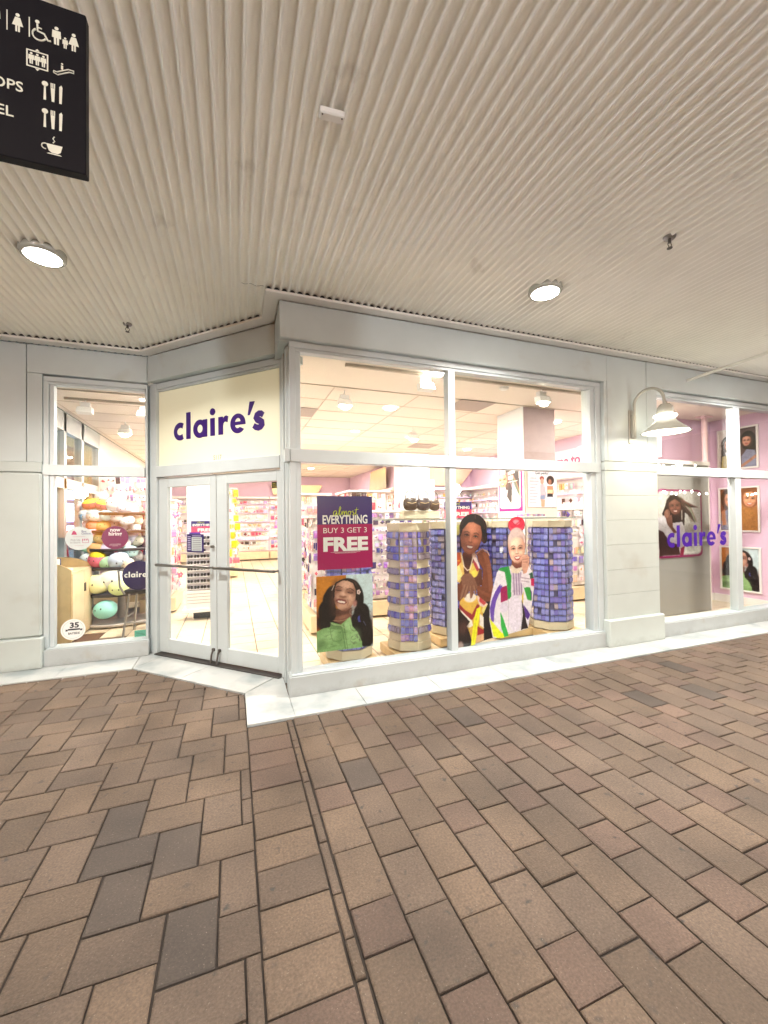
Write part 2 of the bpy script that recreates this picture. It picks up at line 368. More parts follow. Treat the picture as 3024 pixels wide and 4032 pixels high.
# ------------------------------------------------------------------ printed pictures (flat prints as fine colour grids)
class Paint:
    def __init__(s, x0, x1, y0, y1, nx, w, h, bg=(1, 1, 1), alpha=1.0):
        s.w, s.h = w, h; s.nx = nx; s.ny = max(4, int(nx*h/w)); s.b = (x0, x1, y0, y1)
        s.X, s.Y = np.meshgrid(np.linspace(x0, x1, s.nx), np.linspace(y0, y1, s.ny))
        s.C = np.ones((s.ny, s.nx, 3))*np.array(bg); s.A = np.ones((s.ny, s.nx))*alpha; s.px = (x1-x0)/s.nx
    def put(s, mk, col, a=1.0):
        k = (mk*a)[..., None]; s.C = s.C*(1-k) + np.array(col)*k; s.A = np.maximum(s.A, mk*a)
        return s
    def ell(s, cx, cy, rx, ry, col, rot=0, soft=0.12, a=1.0):
        c, q = math.cos(rad(rot)), math.sin(rad(rot)); dx, dy = s.X-cx, s.Y-cy
        d = np.sqrt(((dx*c+dy*q)/rx)**2 + ((-dx*q+dy*c)/ry)**2)
        return s.put(np.clip((1-d)/soft+0.5, 0, 1), col, a)
    def poly(s, pts, col, a=1.0):
        ins = np.zeros(s.X.shape, bool); n = len(pts)
        for i in range(n):
            (x1, y1), (x2, y2) = pts[i], pts[(i+1) % n]
            if y1 == y2: continue
            cnd = ((y1 > s.Y) != (y2 > s.Y)) & (s.X < (x2-x1)*(s.Y-y1)/(y2-y1)+x1); ins ^= cnd
        return s.put(ins.astype(float), col, a)
    def line(s, pts, w, col, a=1.0):
        D = np.full(s.X.shape, 1e9)
        for (x1, y1), (x2, y2) in zip(pts[:-1], pts[1:]):
            l2 = (x2-x1)**2+(y2-y1)**2+1e-9; t = np.clip(((s.X-x1)*(x2-x1)+(s.Y-y1)*(y2-y1))/l2, 0, 1)
            D = np.minimum(D, np.hypot(s.X-x1-t*(x2-x1), s.Y-y1-t*(y2-y1)))
        return s.put(np.clip((w/2-D)/s.px+0.5, 0, 1), col, a)
    def grain(s, a=0.02, streak=None):
        C0 = s.C.copy(); K = s.C.copy()
        K[1:-1, 1:-1] = (C0[1:-1, 1:-1]*4+C0[:-2, 1:-1]*2+C0[2:, 1:-1]*2+C0[1:-1, :-2]*2+C0[1:-1, 2:]*2+C0[:-2, :-2]+C0[2:, 2:]+C0[:-2, 2:]+C0[2:, :-2])/16
        m_ = (s.A > 0.99); inner = m_.copy(); inner[1:-1, 1:-1] = m_[1:-1, 1:-1] & m_[:-2, 1:-1] & m_[2:, 1:-1] & m_[1:-1, :-2] & m_[1:-1, 2:]
        s.C = np.where(inner[..., None], K, C0)
        n1 = np.random.randn(s.ny//6+2, s.nx//6+2).repeat(6, 0).repeat(6, 1)[:s.ny, :s.nx, None]
        s.C = np.clip(s.C*(1+n1*0.025), 0, 1)
        s.C = np.clip(s.C + np.random.randn(s.ny, s.nx, 1)*a, 0, 1); return s
    def strands(s, path, width, col, n=10, a=0.5, jit=3):
        for i in range(n):
            o = (i/(n-1)-0.5)*width
            s.line([(x+o+random.uniform(-jit, jit)*0.4, y) for x, y in path], s.px*random.uniform(0.8, 1.8), tuple(min(1, c*random.uniform(0.6, 1.9)+random.uniform(0, .05)) for c in col), a)
        return s
    def build(s, name, parent, loc, rz=0.0, cut=0.5):
        xs = np.linspace(-s.w/2, s.w/2, s.nx); zs = np.linspace(s.h/2, -s.h/2, s.ny)
        GX, GZ = np.meshgrid(xs, zs); v = np.stack([GX, GZ, np.zeros_like(GX)], -1).reshape(-1, 3)
        idx = np.arange(s.nx*s.ny).reshape(s.ny, s.nx)
        q = np.stack([idx[1:, :-1], idx[1:, 1:], idx[:-1, 1:], idx[:-1, :-1]], -1).reshape(-1, 4)
        k = (s.A[1:, :-1]+s.A[1:, 1:]+s.A[:-1, 1:]+s.A[:-1, :-1]).reshape(-1)/4 > cut; q = q[k]
        me = bpy.data.meshes.new(name); me.from_pydata(v.tolist(), [], q.tolist())
        c = np.clip(s.C, 0, 1).reshape(-1, 3); c = np.where(c <= 0.04045, c/12.92, ((c+0.055)/1.055)**2.4)
        a = me.color_attributes.new('Col', 'FLOAT_COLOR', 'POINT')
        a.data.foreach_set('color', np.concatenate([c, np.ones((len(c), 1))], 1).astype(np.float32).ravel())
        me.materials.append(PRINT); me.update()
        return link(name, me, parent, loc, (rad(90), 0, rz))
def face(P, cx, cy, w, skin, rot=0, smile=1.0, lip=(0.62, 0.22, 0.22), dark=None, eyes=1.0):
    """face of width w centred at (cx,cy); y runs down"""
    h = w*1.34; sk = np.clip(np.array(skin)*1.12+0.02, 0, 1); dk = sk*np.array([0.66, 0.56, 0.52]); hi = np.clip(sk*1.16+0.06, 0, 1)
    c, q = math.cos(rad(rot)), math.sin(rad(rot))
    def T(u, v): return (cx + (u*c - v*q)*w, cy + (u*q + v*c)*w)
    P.poly([T(*p) for p in ((-0.50, -0.25), (-0.40, -0.55), (0, -0.66), (0.40, -0.55), (0.50, -0.25), (0.485, 0.10), (0.40, 0.38), (0.22, 0.60), (0.0, 0.67), (-0.22, 0.60), (-0.40, 0.38), (-0.485, 0.10))], tuple(sk))
    P.ell(*T(0.42, 0.05), w*0.26, h*0.52, tuple(dk), rot, 1.2, 0.50); P.ell(*T(-0.50, 0.15), w*0.14, h*0.40, tuple(dk), rot, 1.2, 0.40)
    P.ell(*T(0, 0.62), w*0.34, h*0.10, tuple(dk), rot, 1.2, 0.55)
    P.ell(*T(-0.08, -0.40), w*0.30, h*0.15, tuple(hi), rot, 1.3, 0.65); P.ell(*T(-0.05, 0.52), w*0.12, w*0.06, tuple(hi), rot, 1.2, 0.4)
    for sx in (-1, 1):
        P.ell(*T(0.27*sx-0.02, 0.13), w*0.15, w*0.11, tuple(np.clip(hi*np.array([1.02, .93, .90]), 0, 1)), rot, 1.2, 0.65)
        P.ell(*T(0.21*sx, -0.10), w*0.15, w*0.09, tuple(dk), rot, 1.2, 0.55)
        P.ell(*T(0.21*sx, -0.085), w*0.095, w*0.040*eyes, (0.80, 0.76, 0.73), rot, 0.5, 0.6)
        P.ell(*T(0.205*sx, -0.088), w*0.045, w*0.042*eyes, (0.07, 0.04, 0.03), rot, 0.4, 0.95)
        P.line([T(0.11*sx, -0.085), T(0.20*sx, -0.13), T(0.32*sx, -0.085)], w*0.032, (0.06, 0.04, 0.04), 0.9)
        P.line([T(0.11*sx, -0.205), T(0.22*sx, -0.245), T(0.35*sx, -0.19)], w*0.035, tuple(sk*0.33), 0.75)
        P.line([T(0.15*sx, 0.18), T(0.25*sx, 0.28), T(0.27*sx, 0.38)], w*0.025, tuple(dk), 0.35)
    P.ell(*T(0.035, 0.03), w*0.035, w*0.15, tuple(dk), rot, 1.2, 0.30); P.ell(*T(-0.015, 0.02), w*0.028, w*0.15, tuple(hi), rot, 1.2, 0.55)
    P.ell(*T(0.0, 0.165), w*0.095, w*0.035, tuple(dk*0.75), rot, 0.9, 0.65); P.ell(*T(-0.01, 0.125), w*0.05, w*0.045, tuple(hi), rot, 1.0, 0.6)
    m = 0.11*smile
    P.poly([T(*p) for p in ((-0.20, 0.325), (-0.07, 0.29), (0, 0.30), (0.07, 0.29), (0.20, 0.325), (0.13, 0.335+m), (0, 0.36+m*1.15), (-0.13, 0.335+m))], lip)
    if smile > 0.6: P.poly([T(*p) for p in ((-0.165, 0.335), (0, 0.325), (0.165, 0.335), (0.10, 0.335+m*0.62), (0, 0.345+m*0.72), (-0.10, 0.335+m*0.62))], (0.95, 0.92, 0.88))
    P.line([T(-0.13, 0.43+m*0.3), T(0, 0.46+m*0.5), T(0.13, 0.43+m*0.3)], w*0.02, tuple(dk), 0.35)
    return T
def woman_green(P):
    """portrait for the jacket poster; features measured in a 797 x 1110 grid, mapped onto the P bounds"""
    x0, x1, y0, y1 = P.b; kx, ky = (x1-x0)/797.0, (y1-y0)/1110.0
    def Q(pts): return [(x0+(x-68)*kx, y0+(y-(105-0.046*(x-68)))*ky*(1110.0/(1090-0.05*(x-68)))) for x, y in pts]
    def E(cx, cy, rx, ry, col, rot=0, soft=0.5, a=1.0):
        (qx, qy), = Q([(cx, cy)]); P.ell(qx, qy, rx*kx, ry*ky, col, rot, soft, a)
    def L(pts, w, col, a=1.0): P.line(Q(pts), w*kx, col, a)
    def G(pts, col, a=1.0): P.poly(Q(pts), col, a)
    P.poly([(x0-9, y0-9), (x1+9, y0-9), (x1+9, y1+9), (x0-9, y1+9)], (0.76, 0.84, 0.86)); G([(0, 0), (483, 0), (483, 1300), (0, 1300)], (0.72, 0.44, 0.12))
    E(180, 250, 160, 200, (0.80, 0.52, 0.16), 0, 1.6, 0.7); E(110, 760, 90, 130, (0.30, 0.10, 0.07), 0, 1.0, 0.9); E(860, 860, 60, 240, (0.45, 0.30, 0.26), 0, 0.8, 0.6)
    hr = (0.055, 0.038, 0.038)
    E(490, 330, 205, 205, hr, 10, 0.06); E(300, 380, 120, 160, hr, 20, 0.15); E(245, 440, 90, 130, hr, 0, 0.2); E(215, 600, 120, 170, hr, 0, 0.15); E(190, 760, 110, 120, hr, 0, 0.3); E(320, 700, 120, 130, hr, 0, 0.3)
    E(660, 400, 70, 180, hr, -6, 0.15); E(700, 640, 115, 150, hr, 0, 0.15); E(700, 820, 150, 170, hr, 0, 0.2); E(770, 980, 110, 170, hr, 0, 0.2); E(680, 720, 140, 130, hr, 0, 0.3)
    sk = (0.73, 0.55, 0.46); dk = (0.42, 0.26, 0.21); hi = (0.88, 0.71, 0.62)
    G([(330, 590), (560, 560), (550, 740), (420, 800), (300, 750), (330, 680)], (0.40, 0.25, 0.20)); E(440, 690, 90, 40, (0.56, 0.38, 0.31), -10, 1.2, 0.9); E(400, 620, 130, 40, (0.16, 0.09, 0.08), -8, 1.2, 0.85)
    g = (0.50, 0.66, 0.42); gd = (0.30, 0.42, 0.24); gh = (0.62, 0.77, 0.54)
    G([(60, 900), (150, 850), (250, 830), (270, 760), (400, 800), (530, 690), (560, 820), (640, 920), (700, 1050), (700, 1200), (60, 1250)], g)
    E(240, 960, 130, 70, gh, -20, 1.3, 0.7); E(570, 980, 90, 110, gh, 20, 1.3, 0.7); E(130, 1080, 80, 60, gd, -30, 1.2, 0.6); E(400, 960, 60, 160, gd, 0, 1.2, 0.35)
    G([(250, 755), (280, 800), (330, 810), (400, 815), (410, 870), (330, 870), (255, 860)], gd, 0.55); G([(440, 790), (535, 690), (560, 800), (560, 880), (470, 880)], gh, 0.8)
    for k in range(26):
        a, b_ = random.uniform(80, 640), random.uniform(880, 1150); dx = random.uniform(25, 80); dy = random.uniform(-30, 30)
        L([(a, b_), (a+dx*.5, b_+dy*.3+8), (a+dx, b_+dy)], random.choice((6, 8, 10)), random.choice((gd, gd, gh)), 0.45)
    L([(250, 850), (265, 960), (290, 1030), (370, 1050), (410, 1020)], 7, gd, 0.8); L([(405, 820), (425, 900), (440, 1000), (470, 1180)], 9, gd, 0.9); L([(440, 800), (460, 920), (475, 1030), (500, 1180)], 5, (0.20, 0.26, 0.16), 0.8)
    L([(255, 765), (300, 800), (400, 815), (470, 860)], 7, (0.72, 0.78, 0.62), 0.8); L([(290, 738), (370, 750), (440, 740), (500, 715)], 7, (0.76, 0.62, 0.50), 0.9)
    # face
    G([(345, 200), (420, 158), (510, 160), (580, 195), (618, 270), (625, 350), (612, 430), (585, 500), (540, 560), (480, 605), (425, 605), (365, 570), (325, 500), (305, 420), (308, 330), (320, 250)], sk)
    E(308, 420, 50, 180, dk, 6, 1.4, 0.60); E(470, 600, 120, 45, dk, -14, 1.3, 0.75); E(610, 330, 40, 150, dk, 0, 1.4, 0.5); E(350, 200, 60, 60, dk, 0, 1.4, 0.5)
    E(480, 225, 95, 55, hi, 6, 1.5, 0.75); E(540, 420, 60, 55, hi, 0, 1.5, 0.55); E(430, 330, 26, 75, hi, 12, 1.3, 0.75); E(430, 545, 60, 30, hi, 5, 1.4, 0.55); E(360, 400, 34, 40, hi, 0, 1.4, 0.45)
    E(372, 290, 60, 34, dk, 12, 1.3, 0.75); E(535, 325, 58, 32, dk, 12, 1.3, 0.70)
    L([(330, 262), (370, 245), (425, 262)], 11, (0.22, 0.12, 0.10), 0.7); L([(490, 290), (545, 282), (590, 315)], 11, (0.22, 0.12, 0.10), 0.75)
    L([(335, 298), (368, 308), (410, 312)], 9, (0.10, 0.05, 0.05), 0.85); L([(502, 336), (540, 350), (578, 346)], 9, (0.10, 0.05, 0.05), 0.85)
    E(432, 398, 46, 18, dk, 10, 1.1, 0.9); E(440, 372, 26, 20, hi, 0, 1.1, 0.8)
    E(405, 450, 82, 26, dk, 9, 1.0, 0.5); G([(338, 440), (380, 428), (420, 436), (470, 452), (490, 488), (450, 508), (400, 500), (355, 482)], (0.45, 0.20, 0.20)); G([(355, 455), (410, 455), (468, 472), (462, 495), (410, 490), (365, 476)], (0.92, 0.89, 0.84))
    L([(320, 420), (332, 470), (350, 500)], 6, dk, 0.6); L([(500, 440), (510, 490), (490, 530)], 6, dk, 0.5)
    G([(300, 420), (300, 260), (335, 190), (420, 150), (500, 150), (590, 190), (635, 270), (640, 440), (618, 450), (618, 300), (580, 205), (500, 166), (430, 166), (350, 205), (322, 270), (312, 420)], hr)
    L([(312, 232), (280, 305)], 9, (0.90, 0.84, 0.80))
    for k in range(5): E(660+18*math.cos(k*1.257), 335+24*math.sin(k*1.257), 13, 16, (0.86, 0.76, 0.74), 0, 0.5)
    E(605, 500, 30, 46, (0.66, 0.45, 0.42), 10, 0.8); L([(560+30*math.cos(t*.5), 620+42*math.sin(t*.5)) for t in range(13)], 6, (0.72, 0.70, 0.68), 0.7)
    for k in range(60):
        a, b_ = random.choice(((random.uniform(120, 300), random.uniform(420, 820)), (random.uniform(570, 840), random.uniform(520, 1100)), (random.uniform(570, 840), random.uniform(520, 1100))))
        r_ = random.uniform(15, 50); t0 = random.uniform(0, 6); c_ = random.choice(((0.20, 0.16, 0.16), (0.28, 0.24, 0.25), (0.15, 0.11, 0.11)))
        L([(a+r_*math.cos(t0+q*.4), b_+r_*1.2*math.sin(t0+q*.4)) for q in range(5)], random.choice((4, 6)), c_, 0.6)
    G([(645, 690), (675, 670), (672, 730), (690, 770), (655, 770), (640, 730)], (0.24, 0.25, 0.55)); L([(725, 760), (760, 820)], 9, (0.45, 0.46, 0.66), 0.8)
    return P
# ------------------------------------------------------------------ large structure: ground and pavement
g = MB().box(-40, 40, -40, 60, -0.30, -0.06).build('ground', mat('far_paving', (0.20, 0.15, 0.12), 0.8, var=0.2, scale=3)); g['kind'] = 'structure'
bed = MB().add([(-7, -3, -0.011), (12, -3, -0.011), (12, 3.6, -0.011), (0.3, 3.6, -0.011), (-1.2, 5.3, -0.011), (-7, 5.3, -0.011)], [(0, 1, 2, 3, 4, 5)])
pave = bed.build('brick_pavement', MORTAR); pave['kind'] = 'structure'
def clip(poly, planes):
    for (a, b, c) in planes:       # keep a*x+b*y<=c
        out = []; n = len(poly)
        for i in range(n):
            p, q = poly[i], poly[(i+1) % n]; dp = a*p[0]+b*p[1]-c; dq = a*q[0]+b*q[1]-c
            if dp <= 0: out.append(p)
            if (dp < 0 < dq) or (dq < 0 < dp):
                t = dp/(dp-dq); out.append((p[0]+(q[0]-p[0])*t, p[1]+(q[1]-p[1])*t))
        poly = out
        if len(poly) < 3: return []
    return poly
G = 0.0042
def shrink_rect(x0, x1, y0, y1): return [(x0+G, y0+G), (x1-G, y0+G), (x1-G, y1-G), (x0+G, y1-G)]
bricks = []      # (poly, key, matkind)
PL_LEFT = [(1, 0, 0.083), (0, 1, 5.13), (1/R2, 1/R2, (4.085)/R2)]
for a in range(-40, 41):
    for b in range(-30, 31):
        ox, oy = -0.37-0.3*a+0.1*b, 3.12+0.3*a-0.5*b
        for kind, (x0, y0, w, h) in (('H', (ox, oy, 0.3, 0.2)), ('V', (ox+0.1, oy-0.3, 0.2, 0.3))):
            if x0 > 0.075 or x0+w < -6 or y0 > 5.2 or y0+h < -2.2: continue
            p = clip(shrink_rect(x0, x0+w, y0, y0+h), PL_LEFT)
            if len(p) < 3: continue
            full = len(p) == 4 and abs(p[2][0]-p[0][0]-(w-2*G)) < 1e-4 and abs(p[2][1]-p[0][1]-(h-2*G)) < 1e-4
            d = random.random(); k = 'G' if d < 0.38 else 'T'
            bricks.append((p, (kind if full else None), k))
y = -2.35
while y < 3.40:
    p = clip(shrink_rect(0.089, 0.386, y, y+0.197), [(0, 1, 3.383)])
    if len(p) > 2 and p[2][1]-p[0][1] > 0.02: bricks.append((p, 'S' if abs(p[2][1]-p[0][1]-(0.197-2*G)) < 1e-4 else None, random.choice('TTGR')))
    y += 0.197
y = -2.4
while y < 3.40:
    ln = random.choice([0.2, 0.3, 0.1, 0.15])
    p = clip(shrink_rect(0.388, 0.434, y, y+ln), [(0, 1, 3.383)])
    if len(p) > 2: bricks.append((p, None, random.choice('GTG')))
    y += ln
for n in range(-1, 52):
    x0 = 0.4385+0.2035*n if n >= 0 else None
    if x0 is None: continue
    off = 2.36 if n % 2 == 0 else 1.96
    for k in range(-7, 4):
        yc = off+0.8*k
        for (ya, yb, kk) in ((yc-0.1, yc+0.1, 'R'), (yc+0.1, yc+0.4, 'T'), (yc+0.4, yc+0.7, 'T')):
            p = clip(shrink_rect(x0, x0+0.2035, ya, yb), [(0, 1, 3.383)])
            if len(p) < 3 or p[2][1]-p[0][1] < 0.02: continue
            full = abs(p[2][1]-p[0][1]-(yb-ya-2*G)) < 1e-4
            d = random.random()
            mk = ('R' if d < 0.65 else 'T') if kk == 'R' else ('G' if d < 0.42 else ('R' if d < 0.50 else 'T'))
            bricks.append((p, ('r2' if kk == 'R' else 'r3') if full else None, mk))
for (u_, v_) in ((499, 3223), (694, 3346), (463, 3534), (723, 3708), (1418, 3043), (1827, 2821), (2537, 2752), (2663, 2626), (2771, 2721), (545, 3310)):
    q_ = at(u_, v_, Z=0); bi = min(range(len(bricks)), key=lambda i: (sum(p[0] for p in bricks[i][0])/len(bricks[i][0])-q_.x)**2+(sum(p[1] for p in bricks[i][0])/len(bricks[i][0])-q_.y)**2)
    bricks[bi] = (bricks[bi][0], bricks[bi][1], 'D')
BM = {'T': BT, 'G': BG, 'R': BR, 'D': BD}
def brick_shape(b, p, z=0.0, mi=0, ch=0.005):
    cx = sum(q[0] for q in p)/len(p); cy = sum(q[1] for q in p)/len(p); n = len(p)
    w = max(q[0] for q in p)-min(q[0] for q in p); h = max(q[1] for q in p)-min(q[1] for q in p)
    kx = max(0.4, 1-2*ch/max(w, .01)); ky = max(0.4, 1-2*ch/max(h, .01))
    top = [(cx+(x-cx)*kx, cy+(y-cy)*ky, z) for x, y in p]; mid = [(x, y, z-0.004) for x, y in p]; bot = [(x, y, z-0.03) for x, y in p]
    vs = top+mid+bot
    fs = [tuple(range(n))] + [(i, n+i, n+(i+1) % n, (i+1) % n) for i in range(n)] + [(n+i, 2*n+i, 2*n+(i+1) % n, n+(i+1) % n) for i in range(n)]
    b.add(vs, fs, None, mi)
vis = []
for t in bricks:
    p = t[0]; cx = sum(q[0] for q in p)/len(p); cy = sum(q[1] for q in p)/len(p)
    q = px_of(cx, cy, 0); area = 0
    for i in range(len(p)):
        area += p[i][0]*p[(i+1) % len(p)][1]-p[(i+1) % len(p)][0]*p[i][1]
    area = abs(area)/2
    if q and -60 < q[0] < 3084 and q[1] < 4100: sc = area*CAMH/q[2]**3
    else: sc = -1
    vis.append(sc)
order = sorted(range(len(bricks)), key=lambda i: -vis[i]); near = set(i for i in order[:300] if vis[i] > 0)
cache = {}
rest = MB()
for i, (p, key, mk) in enumerate(bricks):
    cx = sum(q[0] for q in p)/len(p); cy = sum(q[1] for q in p)/len(p)
    dz = random.uniform(-0.0022, 0.0018)
    if i in near:
        lp = [(x-cx, y-cy) for x, y in p]
        kk = (key, mk, random.randint(0, 5)); lp = [(x+random.uniform(-.0016, .0016), y+random.uniform(-.0016, .0016)) for x, y in lp]
        if key and kk in cache: me = cache[kk]
        else:
            b = MB(); brick_shape(b, lp, ch=random.uniform(0.004, 0.008)); me = b.mesh('brick', BM[mk])
            if key: cache[kk] = me
        o = link('brick', me, pave, (cx, cy, dz)); o.rotation_euler = (random.uniform(-.008, .008), random.uniform(-.008, .008), random.uniform(-.006, .006) if key else 0)
    else:
        brick_shape(rest, p, dz, 'TGRD'.index(mk))
o = rest.build('bricks', [BT, BG, BR, BD], pave); o['kind'] = 'stuff'
# marble threshold paving
mp = MB().add([(-7, 5.10, -0.006), (12, 5.1, -0.006), (12, 6, -0.006), (-7, 6, -0.006)], [(0, 1, 2, 3)]).build('marble_paving', mat('marble_joint', (0.30, 0.30, 0.28), 0.8)); mp['kind'] = 'structure'
def slab(p, z1=0.010):
    n = len(p); cx = sum(q[0] for q in p)/n; cy = sum(q[1] for q in p)/n
    def inn(q, d):
        vx, vy = cx-q[0], cy-q[1]; l = math.hypot(vx, vy); return (q[0]+vx/l*d, q[1]+vy/l*d)
    b = MB(); a = [inn(q, 0.0015) for q in p]; t = [inn(q, 0.004) for q in p]
    vs = [(x, y, z1) for x, y in t]+[(x, y, z1-0.002) for x, y in a]+[(x, y, z1-0.04) for x, y in a]
    fs = [tuple(range(n))]+[(i, n+i, n+(i+1) % n, (i+1) % n) for i in range(n)]+[(n+i, 2*n+i, 2*n+(i+1) % n, n+(i+1) % n) for i in range(n)]
    b.add(vs, fs); return b.build('marble_slab', MARBLE, mp)
xs = [0.46, 1.07, 1.815, 2.56, 3.30, 4.05, 4.79, 5.53, 6.28, 7.02, 7.76, 8.5, 9.3, 10.2]
for a, b in zip(xs[:-1], xs[1:]): slab([(a, 3.388), (b, 3.388), (b, 3.82), (a, 3.82)])
slab([(0.088, 3.388), (0.46, 3.388), (0.46, 3.82), (0.46, 4.36), (0.088, 4.007)])
slab([(0.088, 4.010), (0.458, 4.38), (-0.16, 5.00), (-0.53, 4.625)])
slab([(-0.533, 4.628), (-0.162, 5.003), (-0.72, 5.56), (-1.045, 5.137)])
xs = [-7, -6.2, -5.45, -4.7, -3.95, -3.2, -2.45, -1.75, -1.05]
for a, b in zip(xs[:-1], xs[1:]): slab([(a, 5.137), (b, 5.137), (b if b > -1.1 else b, 5.72), (a, 5.72)])
slab([(-1.047, 5.140), (-0.725, 5.56), (-0.80, 5.72), (-1.047, 5.72)])
# ------------------------------------------------------------------ corrugated ceiling
pitch = 0.0677; seg = 12
ceil = empty('corrugated_ceiling', (0, 0, 0), kind='structure')
for k in range(27):
    b = MB(); vs = []; n = 10*seg+2; dz = random.uniform(-0.0008, 0.0008); sl = random.uniform(-.0004, .0004)
    for i in range(n+1):
        x = -7.3+k*10*pitch+i*pitch/seg; t = 2*math.pi*i/seg
        z = 3.6365+0.0130*(1-2*((1-math.sin(t))/2)**1.9)+dz+(-0.0009 if i > n-3 else 0)
        for y in (-2.6, -0.4, 1.0, 2.6, 4.2, 5.7): vs.append((x, y, z+sl*y))
    b.add(vs, [(i*6+j, i*6+j+1, (i+1)*6+j+1, (i+1)*6+j) for i in range(n) for j in range(5)], None, 0, True); b.build('ceiling_sheet', CEIL, ceil)
slabo = MB().box(-7.4, 11.4, -2.7, 5.9, 3.72, 3.95).build('sky_block_slab', mat('concrete', (0.3, 0.29, 0.28), 0.8)); slabo['kind'] = 'structure'  # unseen slab, added to keep the sky out above the sheets
o = MB().tube([(0.075+0.02*k, 3.625+0.012*math.sin(k*1.3), 3.6255) for k in range(10)], 0.0016, 6).build('hairline_crack', DSTEEL, ceil)
# ------------------------------------------------------------------ the shop front
shop = empty('shop_building', (0, 0, 0), label='pale painted shop front with large lit display windows and an angled corner entrance', cat='shop')
# soffit trim, four mitred strips
OUT = [(11, 3.635), (0.272, 3.635), (0.272, 4.148), (-1.02, 5.44), (-7, 5.44)]
INN = [(11, 3.742), (0.392, 3.742), (0.392, 4.206), (-0.965, 5.563), (-7, 5.563)]
for i in range(4):
    MB().prism([OUT[i], OUT[i+1], INN[i+1], INN[i]], 3.600, 3.622).build('soffit_trim', TRIM, shop)
OC = [(11, 3.650), (0.287, 3.650), (0.287, 4.154), (-1.014, 5.455), (-7, 5.455)]
for i in range(4):
    MB().prism([OC[i], OC[i+1], INN[i+1], INN[i]], 3.6225, 3.70).build('gap_shade_strip', DARK, shop)  # near-black strip put in as the shade inside the corrugation gaps
# dark shadow joint under trim
O2 = [(11, 3.738), (0.396, 3.738), (0.396, 4.204), (-0.963, 5.559), (-7, 5.559)]
# fascia panels
def vslab(name, p0, p1, z0, z1, th, mt, c=0.003):
    """vertical panel whose outer face runs p0->p1 (left to right as seen from outside), thickness th inward"""
    d = Vector((p1[0]-p0[0], p1[1]-p0[1], 0)); L = d.length; a = math.atan2(d.y, d.x)
    b = MB().cbox(0, L, 0, th, z0, z1, c=c)
    return b.build(name, mt, shop, (p0[0], p0[1], 0), (0, 0, a))
ZT = 3.594
vslab('fascia_panel', (0.400, 3.742), (4.332, 3.742), 3.268, ZT, 0.14, PAINT)
vslab('fascia_panel', (4.338, 3.745), (5.017, 3.745), 2.286, ZT, 0.14, PAINT)
vslab('fascia_panel', (5.023, 3.742), (9.6, 3.742), 3.268, ZT, 0.14, PAINT)
vslab('fascia_panel', (5.023, 3.744), (5.205, 3.744), 2.286, 3.266, 0.12, PAINT)
vslab('fascia_panel', (4.283, 3.744), (4.332, 3.744), 2.286, 3.266, 0.12, PAINT)
vslab('fascia_panel', (0.400, 4.20), (0.402, 3.744), 3.268, ZT, 0.10, PAINT)
vslab('fascia_panel', (-0.966, 5.566), (0.398, 4.206), 3.288, ZT, 0.14, PAINT)
vslab('fascia_panel', (-2.140, 5.575), (-0.972, 5.575), 3.280, ZT, 0.14, PAINT)
vslab('fascia_panel', (-2.140, 5.577), (-2.004, 5.577), 2.284, 3.277, 0.14, PAINT)
vslab('fascia_panel', (-7, 5.577), (-2.148, 5.577), 2.284, ZT, 0.14, PAINT)
part('fascia_soffit', PAINT, shop, (0.402, 0.60, 3.80, 4.30, 3.2545, 3.2672), (0.404, 4.30, 3.7445, 3.793, 3.2635, 3.2672))
# solid wall core behind and above
part('wall', PAINT, shop, (0.50, 9.6, 3.90, 4.02, 3.26, 3.66), (4.25, 5.24, 3.88, 4.06, 0.0, 3.25), (-7, -2.02, 5.75, 5.92, 0.0, 3.66), (-2.0, -0.98, 5.75, 5.92, 3.27, 3.66), (9.45, 9.6, 3.76, 5.2, 0, 3.2))
b = MB(); Mn = Matrix.Rotation(rad(-45), 4, 'Z'); b.box(-4.70, -2.60, 3.45, 3.60, 3.27, 3.66, M=Mn); b.build('wall', PAINT, shop)
def pier(x0, x1, yf, joints, plz, ppro, side=None):
    b = MB().cbox(x0-0.0, x1, yf, yf+0.2, joints[-1]+0.0035, 2.281, c=0.004); b.build('cap_course', STUCCO, shop)
    for j in range(len(joints)-1):
        z0, z1 = joints[j], joints[j+1]
        if x1-x0 < 2:
            MB().cbox(x0+0.005, x1-0.003, yf+0.004, yf+0.2, z0+0.0012, z1-0.0012, c=0.003).build('wall_block', STUCCO, shop)
        else:
            n = 5; wv = 1.0
            for k in range(n):
                xa = x1-0.003-(k+1)*wv+(0.5 if j % 2 else 0)*wv*(k > -1); xb = min(xa+wv-0.004, x1-0.003)
                MB().cbox(max(xa, x0), xb, yf+0.004, yf+0.2, z0+0.0025, z1-0.0025, c=0.004).build('wall_block', STUCCO, shop)
    MB().cbox(x0-0.02, x1+ppro, yf-0.045, yf+0.2, 0.005, plz, c=0.012).build('plinth', STUCCO, shop)
pier(4.285, 5.205, 3.748, [0.335, 0.633, 0.936, 1.247, 1.552, 1.858, 2.167], 0.335, 0.018)
pier(-7.0, -2.003, 5.560, [2.167], 0.345, 0.018)
b = MB().cbox(-7.0, -2.006, 5.566, 5.76, 0.347, 2.168, c=0.02); b.build('wall_block', STUCCO, shop)
